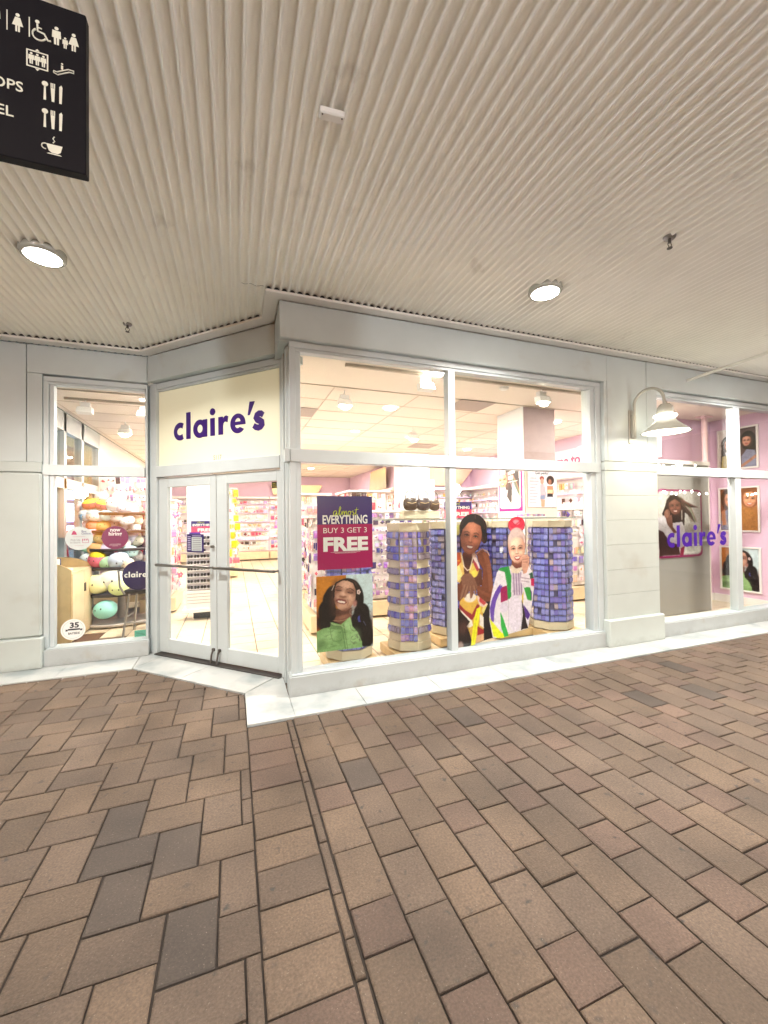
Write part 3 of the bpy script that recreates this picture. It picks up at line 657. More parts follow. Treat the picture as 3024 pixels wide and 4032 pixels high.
# windows
def window(x0, x1, yf, mulls, label, sill_z=0.2, jl=0.105, jr=0.15, gy=None, base=True, bx0=None, bx1=None):
    """display window seen from -Y; x0,x1 outer frame, yf outer face"""
    w = empty('window', (0, yf, 0), parent=shop); w['label'] = label
    gy = gy or 0.072
    b = MB(); b.cbox(x0, x1, 0.0, 0.10, 3.205, 3.262, c=0.004); b.cbox(x0+0.03, x1-0.03, 0.012, 0.10, 3.176, 3.2045, c=0.004); b.build('head_frame', FRAME, w)
    b = MB(); b.cbox(x0, x0+jl*0.55, 0.0, 0.10, sill_z+0.003, 3.2045, c=0.004); b.cbox(x0+jl*0.552, x0+jl, 0.018, 0.10, sill_z+0.003, 3.175, c=0.003); b.build('side_frame', FRAME, w)
    b = MB(); b.cbox(x1-jr*0.55, x1, 0.0, 0.10, sill_z+0.003, 3.2045, c=0.004); b.cbox(x1-jr, x1-jr*0.552, 0.018, 0.12, sill_z+0.003, 3.175, c=0.003); b.build('side_frame', FRAME, w)
    gx0, gx1 = x0+jl, x1-jr
    MB().cbox(gx0-0.1, gx1+0.1*(x1-x0 > 2), -0.012, 0.10, 2.142, 2.262, c=0.004).build('transom', FRAME, w)
    xs = [gx0]
    for (a, c_) in mulls:
        for z0, z1 in ((sill_z+0.003, 2.1405), (2.2635, 3.175)):
            b = MB(); b.cbox(a, c_, 0.0, 0.105, z0, z1, c=0.004); b.build('mullion', FRAME, w)
        xs += [a, c_]
    xs.append(gx1)
    for i in range(0, len(xs), 2):
        for z0, z1 in ((sill_z, 2.141), (2.263, 3.176)):
            MB().box(xs[i]-0.004, xs[i+1]+0.004, gy, gy+0.006, z0, z1).build('pane', GLASS, w)
    if base:
        b = MB(); B0 = bx0 if bx0 is not None else x0-0.02; B1 = bx1 if bx1 is not None else x1
        b.cbox(B0, B1, -0.042, 0.15, 0.008, sill_z-0.012, c=0.006); b.build('bulkhead', BASEP, w)
        b = MB(); b.cbox(B0+0.02, B1-0.004, -0.030, 0.15, sill_z-0.011, sill_z+0.002, c=0.004); b.build('sill', FRAME, w)
    return w
window(0.486, 4.281, 3.795, [(2.143, 2.222)], 'widest display window between the angled entrance and the pier', jr=0.15, bx0=0.462, bx1=4.262)
window(5.206, 9.45, 3.795, [(6.872, 7.0)], 'display window right of the wall lamp pier, cut by the picture edge', jl=0.055, jr=0.1, bx0=5.225, bx1=9.45)
window(-2.002, -0.972, 5.60, [], 'narrow window left of the entrance doors', jl=0.095, jr=0.03, bx0=-1.99, bx1=-0.96)
# return wall at the left of the main window
part('corner_return', FRAME, shop, (0.478, 0.500, 3.90, 4.24, 0.01, 3.266), (0.462, 0.477, 4.10, 4.205, 0.01, 3.266), (0.470, 0.484, 3.93, 4.02, 0.01, 3.266), c=0.003)
part('corner_return', FRAME, shop, (0.440, 0.484, 3.78, 3.89, 2.142, 2.262), c=0.003)
# ------------------------------------------------------------------ the angled entrance
NR = rad(-45); V0 = 4.72/R2
def NM(u, v, z=0): return (u/R2+v/R2, -u/R2+v/R2, z)
ent = empty('entrance', (0, 0, 0), NR, parent=shop); ent['label'] = 'angled doorway with a pair of glazed doors under the lit sign'
def npart(name, mt, *boxes, par=None, c=0.004):
    b = MB()
    for q in boxes: b.cbox(q[0], q[1], V0+q[2], V0+q[3], q[4], q[5], c=c)
    return b.build(name, mt, par or ent)
npart('door_frame', FRAME, (-4.775, -4.572, -0.01, 0.12, 0.012, 3.285))
npart('door_frame', FRAME, (-2.698, -2.650, -0.01, 0.12, 0.012, 3.285))
npart('head_frame', FRAME, (-4.571, -2.699, -0.004, 0.12, 3.215, 3.282), (-4.571, -2.699, 0.012, 0.12, 3.185, 3.2145))
npart('transom', FRAME, (-4.571, -2.699, -0.016, 0.12, 2.140, 2.272))
npart('threshold', DSTEEL, (-4.571, -2.699, -0.05, 0.14, 0.009, 0.022))
def door(u0, u1, g0, g1, sgn, lab):
    d = empty('door', (0, 0, 0), NR, parent=shop); d['label'] = lab
    b = MB(); ya, yb = V0+0.02, V0+0.065
    b.cbox(u0, g0, ya, yb, 0.034, 2.128, c=0.004); b.cbox(g1, u1, ya, yb, 0.034, 2.128, c=0.004)
    b.cbox(g0+0.0005, g1-0.0005, ya, yb, 2.014, 2.128, c=0.004); b.cbox(g0+0.0005, g1-0.0005, ya, yb, 0.034, 0.197, c=0.004)
    b.build('door_frame', FRAME, d)
    MB().box(g0-0.003, g1+0.003, V0+0.04, V0+0.046, 0.195, 2.016).build('pane', GLASS, d)
    b = MB(); b.tube([(u0+0.035, V0-0.05, 1.085), (u1-0.035, V0-0.05, 1.085)], 0.0165, 12)
    for u in (u0+0.05, u1-0.05): b.tube([(u, V0-0.05, 1.085), (u, V0+0.021, 1.085)], 0.011, 10)
    b.build('push_bar', STEEL, d)
    uh = u1-0.04 if sgn < 0 else u0+0.045
    b = MB(); b.cbox(uh-0.016, uh+0.016, V0-0.002, V0+0.02, 0.150, 0.182, c=0.003); b.tube([(uh, V0+0.005, 0.165), (uh-0.004, V0-0.012, 0.12), (uh, V0-0.028, 0.055)], 0.010, 8); b.cyl((uh, V0-0.03), 0.019, 0.030, 0.058, 12)
    b.build('door_holder', DSTEEL, d)
    return d
d1 = door(-4.562, -3.622, -4.414, -3.722, -1, 'left leaf of the entrance doors, with the hours notice')
d2 = door(-3.614, -2.706, -3.462, -2.766, 1, 'right leaf of the entrance doors')
MB().tube([(-3.662, V0-0.012, 1.318), (-3.662, V0+0.021, 1.318)], 0.016, 14).build('lock', STEEL, d1)
# the lit sign box over the doors
sg = empty('lightbox_sign', (0, 0, 0), NR, label='cream lit sign reading claire\'s over the entrance doors', cat='sign')
MB().cbox(-4.570, -2.700, V0+0.028, V0+0.10, 2.274, 3.184, c=0.004).build('sign_panel', BOXLIT, sg)
word('letter', 0.200, PURPLE, sg, (-4.300, V0+0.026, 2.566), ext=0.004)
text('unit_number', 'S117', 0.075, mat('worn_grey', (0.16, 0.15, 0.12), 0.5), sg, (-3.60, V0+0.026, 2.292), bold=0.0, xs=0.85)
# ------------------------------------------------------------------ exterior fittings
def point(name, loc, w, col, r=0.05, parent=None):
    l = bpy.data.lights.new(name, 'POINT'); l.energy = w; l.color = col; l.shadow_soft_size = r
    o = bpy.data.objects.new(name, l); S.collection.objects.link(o); o.location = loc
    if parent: o.parent = parent
    return o
def area(name, loc, w, col, size, parent=None, rot=(0, 0, 0), spread=math.pi):
    l = bpy.data.lights.new(name, 'AREA'); l.energy = w; l.color = col; l.shape = 'DISK'; l.size = size; l.spread = spread
    o = bpy.data.objects.new(name, l); S.collection.objects.link(o); o.location = loc; o.rotation_euler = rot
    if parent: o.parent = parent
    return o
def downlight(x, y, label, power=45):
    t = empty('ceiling_light', (x, y, 3.672), label=label, cat='ceiling light', group='round lights in the corrugated ceiling')
    b = MB().lathe([(0.116, -0.072), (0.136, -0.070), (0.144, -0.058), (0.146, 0.02)]); b.build('trim_ring', LAMPW, t)
    MB().cyl((0, 0), 0.116, -0.070, -0.060, 28).build('lit_disc', DISCON, t)
    area('lamp', (0, 0, -0.078), power*0.55, (1.0, 0.95, 0.88), 0.2, t, spread=rad(140))
downlight(-1.33, 3.72, 'glowing round ceiling light above the left window, at the picture\'s left edge', 46)
downlight(2.62, 2.88, 'glowing round ceiling light in front of the main window', 50)
downlight(6.6, 2.88, 'round ceiling light past the right edge of the picture', 50)
for x in (-1.33, 2.62, 6.6): downlight(x, -1.2, {-1.33: 'round ceiling light behind the camera, left one', 2.62: 'round ceiling light behind the camera, middle one', 6.6: 'round ceiling light behind the camera, right one'}[x], 40)
def sprinkler(x, y, label):
    t = empty('sprinkler', (x, y, 3.64), label=label, cat='sprinkler', group='fire sprinklers on the corrugated ceiling')
    MB().lathe([(0.0, -0.016), (0.036, -0.016), (0.042, -0.006), (0.042, 0.0)], n=18).build('escutcheon', STEEL, t)
    b = MB().cyl((0, 0), 0.011, -0.045, -0.014, 10); b.tube([(0.010, 0, -0.04), (0.020, 0, -0.058), (0.006, 0, -0.082)], 0.003, 6); b.tube([(-0.010, 0, -0.04), (-0.020, 0, -0.058), (-0.006, 0, -0.082)], 0.003, 6); b.cyl((0, 0), 0.018, -0.086, -0.082, 12)
    b.build('sprinkler_head', DSTEEL, t)
sprinkler(-1.01, 4.80, 'small dark sprinkler above the left window'); sprinkler(2.99, 2.03, 'dark sprinkler with pale rose, right part of the ceiling')
t = empty('junction_box', (0.468, 1.945, 3.628), rad(-4), label='small white rectangular box screwed to the corrugated ceiling', cat='ceiling sensor')
MB().cbox(-0.062, 0.062, -0.024, 0.024, -0.034, 0.0, c=0.006).build('box_body', TRIM, t)
for s_ in (-1, 1): MB().cyl((s_*0.048, -0.012), 0.004, -0.0365, -0.034, 8).build('screw', DSTEEL, t)
b = MB().tube([(5.80, 3.745, 3.432), (5.76, 3.0, 3.452), (5.70, 1.5, 3.50), (5.62, -0.5, 3.56)], 0.020, 12)
o = b.build('conduit_pipe', mat('pipe_paint', (0.70, 0.69, 0.63), 0.35)); tag(o, 'white pipe running from the fascia out to the right edge under the ceiling', 'pipe')
# wall lamp
wl = empty('wall_lamp', (4.738, 3.745, 2.70), label='white gooseneck barn lamp with a lit bulb mounted on the pier', cat='wall lamp')
MB().cbox(-0.052, 0.052, -0.016, 0.0, -0.185, 0.235, c=0.003).build('back_plate', mat('plate_metal', (0.5, 0.49, 0.45), 0.35, metal=0.5), wl)
MB().cbox(-0.030, 0.030, -0.05, -0.0165, -0.12, 0.175, c=0.004).build('mounting_bracket', LAMPW, wl)
path = [(0, -0.045, -0.10), (0, -0.045, 0.12)]
for i in range(17):
    a = math.pi*i/16; path.append((0.0+0.07*i/16, -0.045-0.165*(1-math.cos(a)), 0.30+0.155*math.sin(a)))
path.append((0.075, -0.378, 0.20))
MB().tube(path, 0.0175, 12).build('gooseneck_arm', LAMPW, wl)
cx_, cy_ = 0.080, -0.380
hood = [(0.022, 0.235), (0.050, 0.228), (0.078, 0.195), (0.086, 0.150), (0.086, 0.105)]
MB().lathe([(0.021, 0.26), (0.021, 0.235)]+hood, (cx_, cy_, 0)).build('lamp_cap', LAMPW, wl)
MB().lathe([(0.088, 0.103), (0.118, 0.096), (0.120, 0.080), (0.100, 0.062), (0.085, 0.060)], (cx_, cy_, 0)).build('glass_collar', LAMPON, wl)
MB().lathe([(0.092, 0.060), (0.100, 0.040), (0.135, 0.0), (0.250, -0.105), (0.254, -0.112), (0.248, -0.112), (0.13, -0.01), (0.09, 0.035), (0.0, 0.037)], (cx_, cy_, 0), n=40).build('lamp_shade', LAMPW, wl)
MB().cyl((cx_, cy_), 0.236, -0.104, -0.100, 36).build('diffuser', LAMPON, wl)
area('lamp', (cx_, cy_, -0.118), 1.9, (1.0, 0.88, 0.60), 0.40, wl)
point('lamp', (cx_, cy_+0.17, 0.10), 0.16, (1.0, 0.90, 0.60), 0.05, wl)
# directory sign
ds = empty('directory_sign', (0, 1.6, 0), label='black hanging directory sign with white pictograms at top left', cat='sign')
SYM = mat('sign_white', (0.78, 0.80, 0.70), 0.4)
MB().cbox(-1.70, -0.455, 0.0, 0.035, 2.776, 3.318, c=0.003).build('sign_board', mat('sign_black', (0.004, 0.004, 0.008), 0.5, spec=0.25), ds)
for x in (-1.45, -1.2): MB().tube([(x, 0.017, 3.318), (x, 0.017, 3.63)], 0.006, 8).build('hanger_rod', STEEL, ds)
def disc(b, cx, cz, r, n=16, e=-0.0015): b.add([(cx+r*math.cos(2*math.pi*i/n), e, cz+r*math.sin(2*math.pi*i/n)) for i in range(n)], [tuple(range(n))])
def fl(b, pts, e=-0.0015): b.add([(x, e, z) for x, z in pts], [tuple(range(len(pts)))])
def person_sym(cx, cz, s, skirt=False):
    b = MB(); disc(b, cx, cz+0.40*s, 0.085*s)
    if skirt:
        fl(b, [(cx-0.10*s, cz+0.29*s), (cx-0.22*s, cz-0.12*s), (cx-0.09*s, cz-0.12*s), (cx-0.09*s, cz-0.42*s), (cx-0.015*s, cz-0.42*s), (cx-0.015*s, cz-0.12*s), (cx+0.015*s, cz-0.12*s), (cx+0.015*s, cz-0.42*s), (cx+0.09*s, cz-0.42*s), (cx+0.09*s, cz-0.12*s), (cx+0.22*s, cz-0.12*s), (cx+0.10*s, cz+0.29*s)])
    else:
        fl(b, [(cx-0.17*s, cz+0.29*s), (cx-0.19*s, cz-0.08*s), (cx-0.11*s, cz-0.08*s), (cx-0.10*s, cz-0.42*s), (cx-0.015*s, cz-0.42*s), (cx-0.015*s, cz-0.08*s), (cx+0.015*s, cz-0.08*s), (cx+0.015*s, cz-0.42*s), (cx+0.10*s, cz-0.42*s), (cx+0.11*s, cz-0.08*s), (cx+0.19*s, cz-0.08*s), (cx+0.17*s, cz+0.29*s)])
    b.build('pictogram', SYM, ds)
h = 0.066
person_sym(-0.693, 3.213, h); person_sym(-0.637, 3.212, h, True)
for x in (-0.664, -0.607): MB().add([(x-.0015, -.0015, 3.18), (x+.0015, -.0015, 3.18), (x+.0015, -.0015, 3.245), (x-.0015, -.0015, 3.245)], [(0, 1, 2, 3)]).build('divider_line', SYM, ds)
b = MB(); disc(b, -0.586, 3.238, 0.006)
b.tube([(-0.586, -0.001, 3.230), (-0.585, -0.001, 3.208), (-0.568, -0.001, 3.205), (-0.558, -0.001, 3.186), (-0.550, -0.001, 3.188)], 0.003, 5)
b.tube([(-0.586, -0.001, 3.220), (-0.574, -0.001, 3.219)], 0.0022, 5)
b.tube([(-0.581+0.018*math.cos(rad(a)), -0.001, 3.197+0.018*math.sin(rad(a))) for a in range(120, 340, 18)], 0.0025, 5); b.build('pictogram', SYM, ds)
person_sym(-0.535, 3.210, h); person_sym(-0.488, 3.206, h, True); person_sym(-0.5115, 3.196, h*0.62)
b = MB()
x0, x1, z0, z1 = -0.615, -0.557, 3.084, 3.140
for q in ([(x0, z0), (x1, z0), (x1, z0+.004), (x0, z0+.004)], [(x0, z1-.004), (x1, z1-.004), (x1, z1), (x0, z1)], [(x0, z0+.004), (x0+.004, z0+.004), (x0+.004, z1-.004), (x0, z1-.004)], [(x1-.004, z0+.004), (x1, z0+.004), (x1, z1-.004), (x1-.004, z1-.004)]): fl(b, q)
fl(b, [(-.592, z1+.001), (-.580, z1+.001), (-.586, z1+.008)]); fl(b, [(-.592, z0-.001), (-.586, z0-.008), (-.580, z0-.001)])
b.build('pictogram', SYM, ds)
for x in (-0.602, -0.586, -0.570): person_sym(x, 3.112, 0.042)
b = MB(); b.tube([(-0.543, -0.001, 3.088), (-0.532, -0.001, 3.084), (-0.500, -0.001, 3.104), (-0.488, -0.001, 3.104), (-0.488, -0.001, 3.112), (-0.503, -0.001, 3.112), (-0.534, -0.001, 3.093), (-0.543, -0.001, 3.094), (-0.543, -0.001, 3.088)], 0.0018, 5); disc(b, -0.520, 3.124, 0.003); fl(b, [(-0.523, 3.105), (-0.517, 3.105), (-0.517, 3.119), (-0.523, 3.119)]); b.build('pictogram', SYM, ds)
for cz in (3.022, 2.932):
    b = MB(); disc(b, -0.566, cz+0.020, 0.0085); fl(b, [(-0.5685, cz+.014), (-0.570, cz-.033), (-0.563, cz-.033), (-0.5635, cz+.014)])
    fl(b, [(-0.551, cz+.012), (-0.548, cz-.033), (-0.541, cz-.033), (-0.539, cz+.012)])
    for k in range(3): fl(b, [(-0.551+k*.0045, cz+.0125), (-0.548+k*.0045, cz+.0125), (-0.548+k*.0045, cz+.028), (-0.551+k*.0045, cz+.028)])
    fl(b, [(-0.528, cz-.033), (-0.521, cz-.033), (-0.519, cz+.022), (-0.522, cz+.029), (-0.528, cz+.022)]); b.build('pictogram', SYM, ds)
b = MB(); fl(b, [(-0.563, 2.848), (-0.556, 2.826), (-0.548, 2.820), (-0.532, 2.820), (-0.524, 2.826), (-0.519, 2.848)]); fl(b, [(-0.562, 2.815), (-0.520, 2.815), (-0.526, 2.8185), (-0.556, 2.8185)])
b.tube([(-0.561+0.010*math.cos(rad(a))-.004, -0.001, 2.838+0.009*math.sin(rad(a))) for a in range(80, 290, 25)], 0.0018, 5); b.tube([(-0.545, -0.001, 2.853), (-0.540, -0.001, 2.860), (-0.545, -0.001, 2.867), (-0.541, -0.001, 2.875)], 0.0016, 5); b.build('pictogram', SYM, ds)
text('lettering', 'OPS', 0.046, SYM, ds, (-0.622, -0.0015, 2.992), align='RIGHT', bold=0.008)
text('lettering', 'EL', 0.046, SYM, ds, (-0.647, -0.0015, 2.905), align='RIGHT', bold=0.008)
# ------------------------------------------------------------------ interior shell
IC = 3.35
fl_b = MB().add([(0.62, 3.9, -0.001), (8.6, 3.9, -0.001), (8.6, 17.2, -0.001), (-2.5, 17.2, -0.001), (-2.5, 5.74, -0.001), (-0.93, 5.74, -0.001), (0.57, 4.24, -0.001)], [(0, 1, 2, 3, 4, 5, 6)])
floor = fl_b.build('shop_floor', GROUT); floor['kind'] = 'structure'
tm = MB().cbox(0.005, 0.330, 0.005, 0.330, -0.01, 0.006, c=0.0015).mesh('floor_tile', TILE)
tiles = []; rest = MB()
for i in range(-8, 26):
    for j in range(0, 40):
        x = -0.075+0.335*i; y = 3.96+0.335*j
        if x < -2.5 or x+y < 4.75 and x < 0.5: continue
        if x > 8.45: continue
        if x < -0.9 and y < 5.8: continue
        tiles.append((x, y))
def fscore(t):
    q = px_of(t[0]+.17, t[1]+.17, 0)
    return (1/q[2]**3 if q and 0 < q[0] < 3024 else 0)
tiles.sort(key=lambda t: -fscore(t))
for k, (x, y) in enumerate(tiles):
    if k < 300: link('floor_tile', tm, floor, (x, y, 0))
    else: rest.box(x+.005, x+.330, y+.005, y+.330, -0.01, 0.006)
o = rest.build('floor_tiles', TILE, floor); o['kind'] = 'stuff'
cb = MB().prism([(0.60, 4.02), (8.6, 4.02), (8.6, 17.2), (-2.5, 17.2), (-2.5, 5.92), (-0.85, 5.92), (0.60, 4.47)], IC+0.012, IC+0.06); cb.prism([(0.60, 4.02), (8.6, 4.02), (8.6, 5.20), (-0.13, 5.20), (0.60, 4.47)], IC, IC+0.011)
ic = cb.build('shop_ceiling', INTC); ic['kind'] = 'structure'
ctm = MB().cbox(0.008, 1.212, 0.008, 0.602, 0.0, 0.010, c=0.002).mesh('ceiling_tile', INTC)
VENT = mat('vent_grey', (0.34, 0.28, 0.25), 0.6)
for i in range(9):
    for j in range(19):
        x = -2.4+1.22*i; y = 5.215+0.61*j
        if (x+y < 5.1 and y < 5.8) or (x < -0.8 and y < 5.9): continue
        link('ceiling_tile', ctm, ic, (x, y, IC-0.004))
b = MB()
for i in range(10): b.box(-2.4+1.22*i-0.007, -2.4+1.22*i+0.007, 5.21 if i > 1 else 6.43, 17, IC-0.008, IC+0.002)
for j in range(20): b.box(-2.4 if j > 1 else 0.04, 8.5, 5.215+0.61*j-0.007, 5.215+0.61*j+0.007, IC-0.0085, IC+0.0015)
b.build('ceiling_grid', TBAR, ic)
for (x, y) in ((3.45, 5.45), (0.95, 6.6), (4.3, 8.9), (6.2, 7.4)):
    MB().cbox(x-0.3, x+0.3, y-0.27, y+0.27, IC-0.016, IC-0.009, c=0.002).build('air_vent', VENT, ic)
iw = empty('shop_interior_walls', (0, 0, 0), label='pink and white inner walls of the shop behind its windows', cat='inner walls')
part('wall', PINK, iw, (7.0, 8.6, 5.06, 5.2, 0, IC)); part('wall', PINK, iw, (8.44, 8.6, 4.02, 5.06, 0, IC))
part('wall', PINK, iw, (7.0, 7.15, 5.2, 11.1, 0, IC)); part('wall', PINK, iw, (4.71, 7.0, 11.07, 11.2, 0, IC)); part('wall', PINK, iw, (4.71, 4.85, 11.2, 17.0, 0, IC))
part('wall', PINK, iw, (-2.5, 4.71, 17.0, 17.15, 0, IC)); part('wall', INTW, iw, (-2.62, -2.5, 9.6, 17.0, 0, IC))
part('skirting', INTW, iw, (7.15, 8.43, 5.035, 5.058, 0, 0.14)); part('skirting', INTW, iw, (8.415, 8.438, 4.1, 5.03, 0, 0.14))
# column by the window
cl = empty('column', (0, 0, 0), label='square shop column with two posters, behind the glass topped display', cat='column')
part('column_shaft', mat('column_plaster', (0.42, 0.32, 0.32), 0.6, var=0.06, scale=6, stain=((0.34, 0.25, 0.24), 4, 0.60, 0.8)), cl, (4.30, 4.92, 5.25, 5.90, 0, IC))
part('column_cladding', mat('white_gloss', (0.84, 0.86, 0.88), 0.3), cl, (4.285, 4.2985, 5.245, 5.905, 0.0, IC-0.002))
part('column_lower_panel', mat('cream_panel', (0.70, 0.60, 0.50), 0.5), cl, (4.31, 4.93, 5.235, 5.2485, 0.0, 2.42))
c2 = empty('column', (0, 0, 0), label='plain bright white column in the middle of the sales floor', cat='column')
part('column_shaft', INTW, c2, (4.22, 4.98, 9.9, 10.6, 0, IC), c=0.01)
c3 = empty('column', (0, 0, 0), label='white column seen through the left door leaf above the sunglasses stand', cat='column')
part('column_shaft', INTW, c3, (-0.90, -0.42, 9.2, 9.8, 0, IC), c=0.01)
# side glazing on the left of the shop
sw = empty('side_window', (0, 0, 0), label='white framed glass side wall at the left inside the shop', cat='window')
b = MB()
for y in (5.95, 7.75, 8.55, 9.5): b.cbox(-2.62, -2.50, y, y+0.10, 0, IC, c=0.004)
b.build('post', FRAME, sw)
part('transom', FRAME, sw, (-2.60, -2.50, 6.055, 9.49, 2.14, 2.30)); part('head', FRAME, sw, (-2.60, -2.50, 6.055, 9.49, 3.05, IC-0.002)); part('sill', FRAME, sw, (-2.62, -2.50, 6.055, 9.49, 0, 0.25))
for y0, y1 in ((6.05, 7.75), (7.85, 8.55), (8.65, 9.5)):
    for z0, z1 in ((0.25, 2.14), (2.3, 3.05)): MB().box(-2.556, -2.550, y0, y1, z0, z1).build('pane', GLASS, sw)
# ------------------------------------------------------------------ interior lighting
def shoplight(x, y, power, label, size=0.34):
    t = empty('shop_downlight', (x, y, IC-0.01), label=label, cat='downlight', group='round downlights in the shop ceiling')
    MB().cyl((0, 0), 0.085, -0.014, -0.004, 24).build('lit_disc', DISCON, t)
    MB().lathe([(0.086, -0.015), (0.104, -0.012), (0.106, 0.0)], n=24).build('trim_ring', WHITE, t)
    area('lamp', (0, 0, -0.03), power, (1.0, 0.89, 0.80), size, t)
K = 0.235
for i, (x, y, p) in enumerate([(2.30, 4.32, 95), (2.32, 5.95, 90), (5.55, 5.90, 90), (-0.9, 6.3, 110), (0.9, 7.6, 100), (3.6, 8.0, 90), (-1.2, 8.9, 110), (1.6, 10.5, 150), (5.6, 9.0, 130), (2.5, 14.0, 200), (-0.9, 13.0, 200)]):
    shoplight(x, y, p*K, ['round downlight nearest the middle of the main window', 'round downlight behind the flood light, deeper in the shop', 'round downlight right of the square column', 'round downlight inside the entrance doors', 'round downlight deep behind the poster window', 'round downlight in front of the white column', 'round downlight over the plush toys', 'round downlight in the middle of the deep sales floor', 'round downlight over the right hand wall racks', 'round downlight before the far right back wall', 'round downlight before the far left back wall'][i])
shoplight(5.85, 4.28, 26, 'unseen downlight added to light the right hand bay, hidden behind the pier')  # unseen lamp, added to light the bay and the grey panel
rail = MB().cbox(1.18, 4.75, 4.375, 4.41, IC-0.035, IC-0.001, c=0.003).build('track_rail', mat('rail_grey', (0.45, 0.38, 0.30), 0.5)); tag(rail, 'thin lighting track along the ceiling inside the main window', 'light track')
rail = MB().cbox(-2.2, -1.15, 6.8, 6.84, IC-0.035, IC-0.001, c=0.003).build('track_rail', MATS['rail_grey']); tag(rail, 'short lighting track inside the narrow left window', 'light track')
def flood(x, y, z, lit, label, rz=0.0):
    z += 0.045
    t = empty('flood_light', (x, y, z), rz, label=label, cat='track light', group='box shaped track lights in the shop')
    t.scale = (0.72, 0.72, 0.72)
    MB().tube([(0, 0, 0.02), (0, 0, 0.145)], 0.014, 10).build('stem', WHITE, t)
    MB().cbox(-0.085, 0.085, -0.05, 0.05, -0.02, 0.06, c=0.008).build('driver_box', WHITE, t)
    b = MB(); b.add([(-0.115, -0.08, -0.035), (0.115, -0.08, -0.035), (0.115, 0.07, -0.035), (-0.115, 0.07, -0.035), (-0.13, -0.13, -0.15), (0.13, -0.13, -0.15), (0.13, 0.02, -0.17), (-0.13, 0.02, -0.17)], [(0, 1, 2, 3), (0, 4, 5, 1), (1, 5, 6, 2), (2, 6, 7, 3), (3, 7, 4, 0), (7, 6, 5, 4)])
    b.build('lamp_housing', WHITE, t)
    b = MB(); b.add([(-0.115, -0.115, -0.1515), (0.115, -0.115, -0.1515), (0.115, 0.008, -0.1705), (-0.115, 0.008, -0.1705)], [(3, 2, 1, 0)]); b.build('lamp_glass', WARMON if lit else WHITE, t)
    if lit:
        MB().ell((0, -0.06, -0.19), (0.09, 0.06, 0.04), nu=12, nv=8).build('bulb_glow', WARMON, t)
flood(2.16, 4.39, 3.20, False, 'unlit white box lamp hanging from the track, left of the mullion')
flood(3.90, 4.39, 3.20, True, 'glowing box lamp hanging from the track, beside the square column')
flood(1.42, 5.35, 3.20, True, 'glowing double lamp at the left of the main window ceiling')
flood(3.30, 7.25, 3.20, True, 'small glowing lamp deeper in the shop, left of the mullion')
flood(-1.95, 6.82, 3.20, False, 'unlit white box lamp at the top of the narrow left window')
flood(-1.22, 6.82, 3.20, False, 'box lamp at the right edge of the narrow left window')
flood(-1.72, 8.0, 3.15, True, 'glowing lamp near the side window posts')
sm = MB().lathe([(0.0, -0.035), (0.045, -0.035), (0.06, -0.02), (0.062, 0.0)], (3.42, 4.55, IC)).build('smoke_detector', WHITE); tag(sm, 'round white smoke detector on the shop ceiling right of the mullion', 'smoke detector')
for i, (x, y) in enumerate(((1.20, 9.6), (2.55, 10.4), (3.25, 10.9), (1.85, 11.6))):
    t = MB().lathe([(0.0, -0.05), (0.03, -0.05), (0.035, 0.0)], (x, y, IC-0.01), n=12).build('spot_lamp', DISCON); tag(t, 'tiny starry spotlight in the back of the shop ceiling', 'spotlight', 'tiny spotlights at the back of the shop')
# ------------------------------------------------------------------ posters and stickers on the glass
def sheet(name, w, h, mt, parent, loc, rz=0.0, th=0.002):
    return MB().box(-w/2, w/2, 0, th, -h/2, h/2).build(name, mt, parent, loc, (0, 0, rz))
GY = 3.877
PW = mat('print_white', (0.74, 0.75, 0.72), 0.4); PNAVY = mat('print_navy', lin((0.17, 0.15, 0.42)), 0.3); PBERRY = mat('print_berry', lin((0.62, 0.10, 0.34)), 0.3)
PLIME = mat('print_lime', lin((0.74, 0.82, 0.22)), 0.4); PGREY = mat('print_grey', (0.22, 0.22, 0.25), 0.5); PRED = mat('print_red', lin((0.88, 0.25, 0.38)), 0.4)
def script_word(mt, parent, ox, oz, h, y=-0.004):
    """'almost' in joined brush letters; x-height h"""
    b = MB(); P = []
    def st(pts, r=0.075): b.tube([(ox+x*h, y, oz+z*h) for x, z in pts], [r*h*(1.0 if 0 < i < len(pts)-1 else 0.5) for i in range(len(pts))], 6)
    st([(0.78, 0.86), (0.55, 1.0), (0.25, 0.85), (0.08, 0.45), (0.15, 0.08), (0.42, 0.05), (0.70, 0.45), (0.85, 0.95), (0.78, 0.4), (0.88, 0.05), (1.10, 0.12)])
    st([(1.10, 0.12), (1.45, 0.75), (1.72, 1.6), (1.62, 1.95), (1.42, 1.6), (1.32, 0.7), (1.40, 0.08), (1.62, 0.08), (1.85, 0.5)])
    st([(1.85, 0.5), (1.98, 0.95), (1.98, 0.03), (2.2, 0.75), (2.42, 0.98), (2.46, 0.5), (2.44, 0.03), (2.68, 0.78), (2.90, 0.98), (2.96, 0.5), (3.0, 0.05), (3.25, 0.25)])
    st([(3.62, 0.95), (3.36, 0.80), (3.28, 0.35), (3.5, 0.03), (3.82, 0.2), (3.92, 0.62), (3.72, 0.95), (3.62, 0.92), (3.8, 0.75), (4.15, 0.80)])
    st([(4.15, 0.80), (4.45, 1.02), (4.38, 0.75), (4.58, 0.35), (4.45, 0.04), (4.15, 0.12)]); st([(4.45, 0.06), (4.85, 0.35), (5.1, 0.95)])
    st([(5.28, 1.75), (5.10, 0.9), (5.05, 0.3), (5.2, 0.03), (5.5, 0.25)]); st([(4.72, 1.15), (5.15, 1.2), (5.72, 1.32)])
    return b.build('lettering', mt, parent)
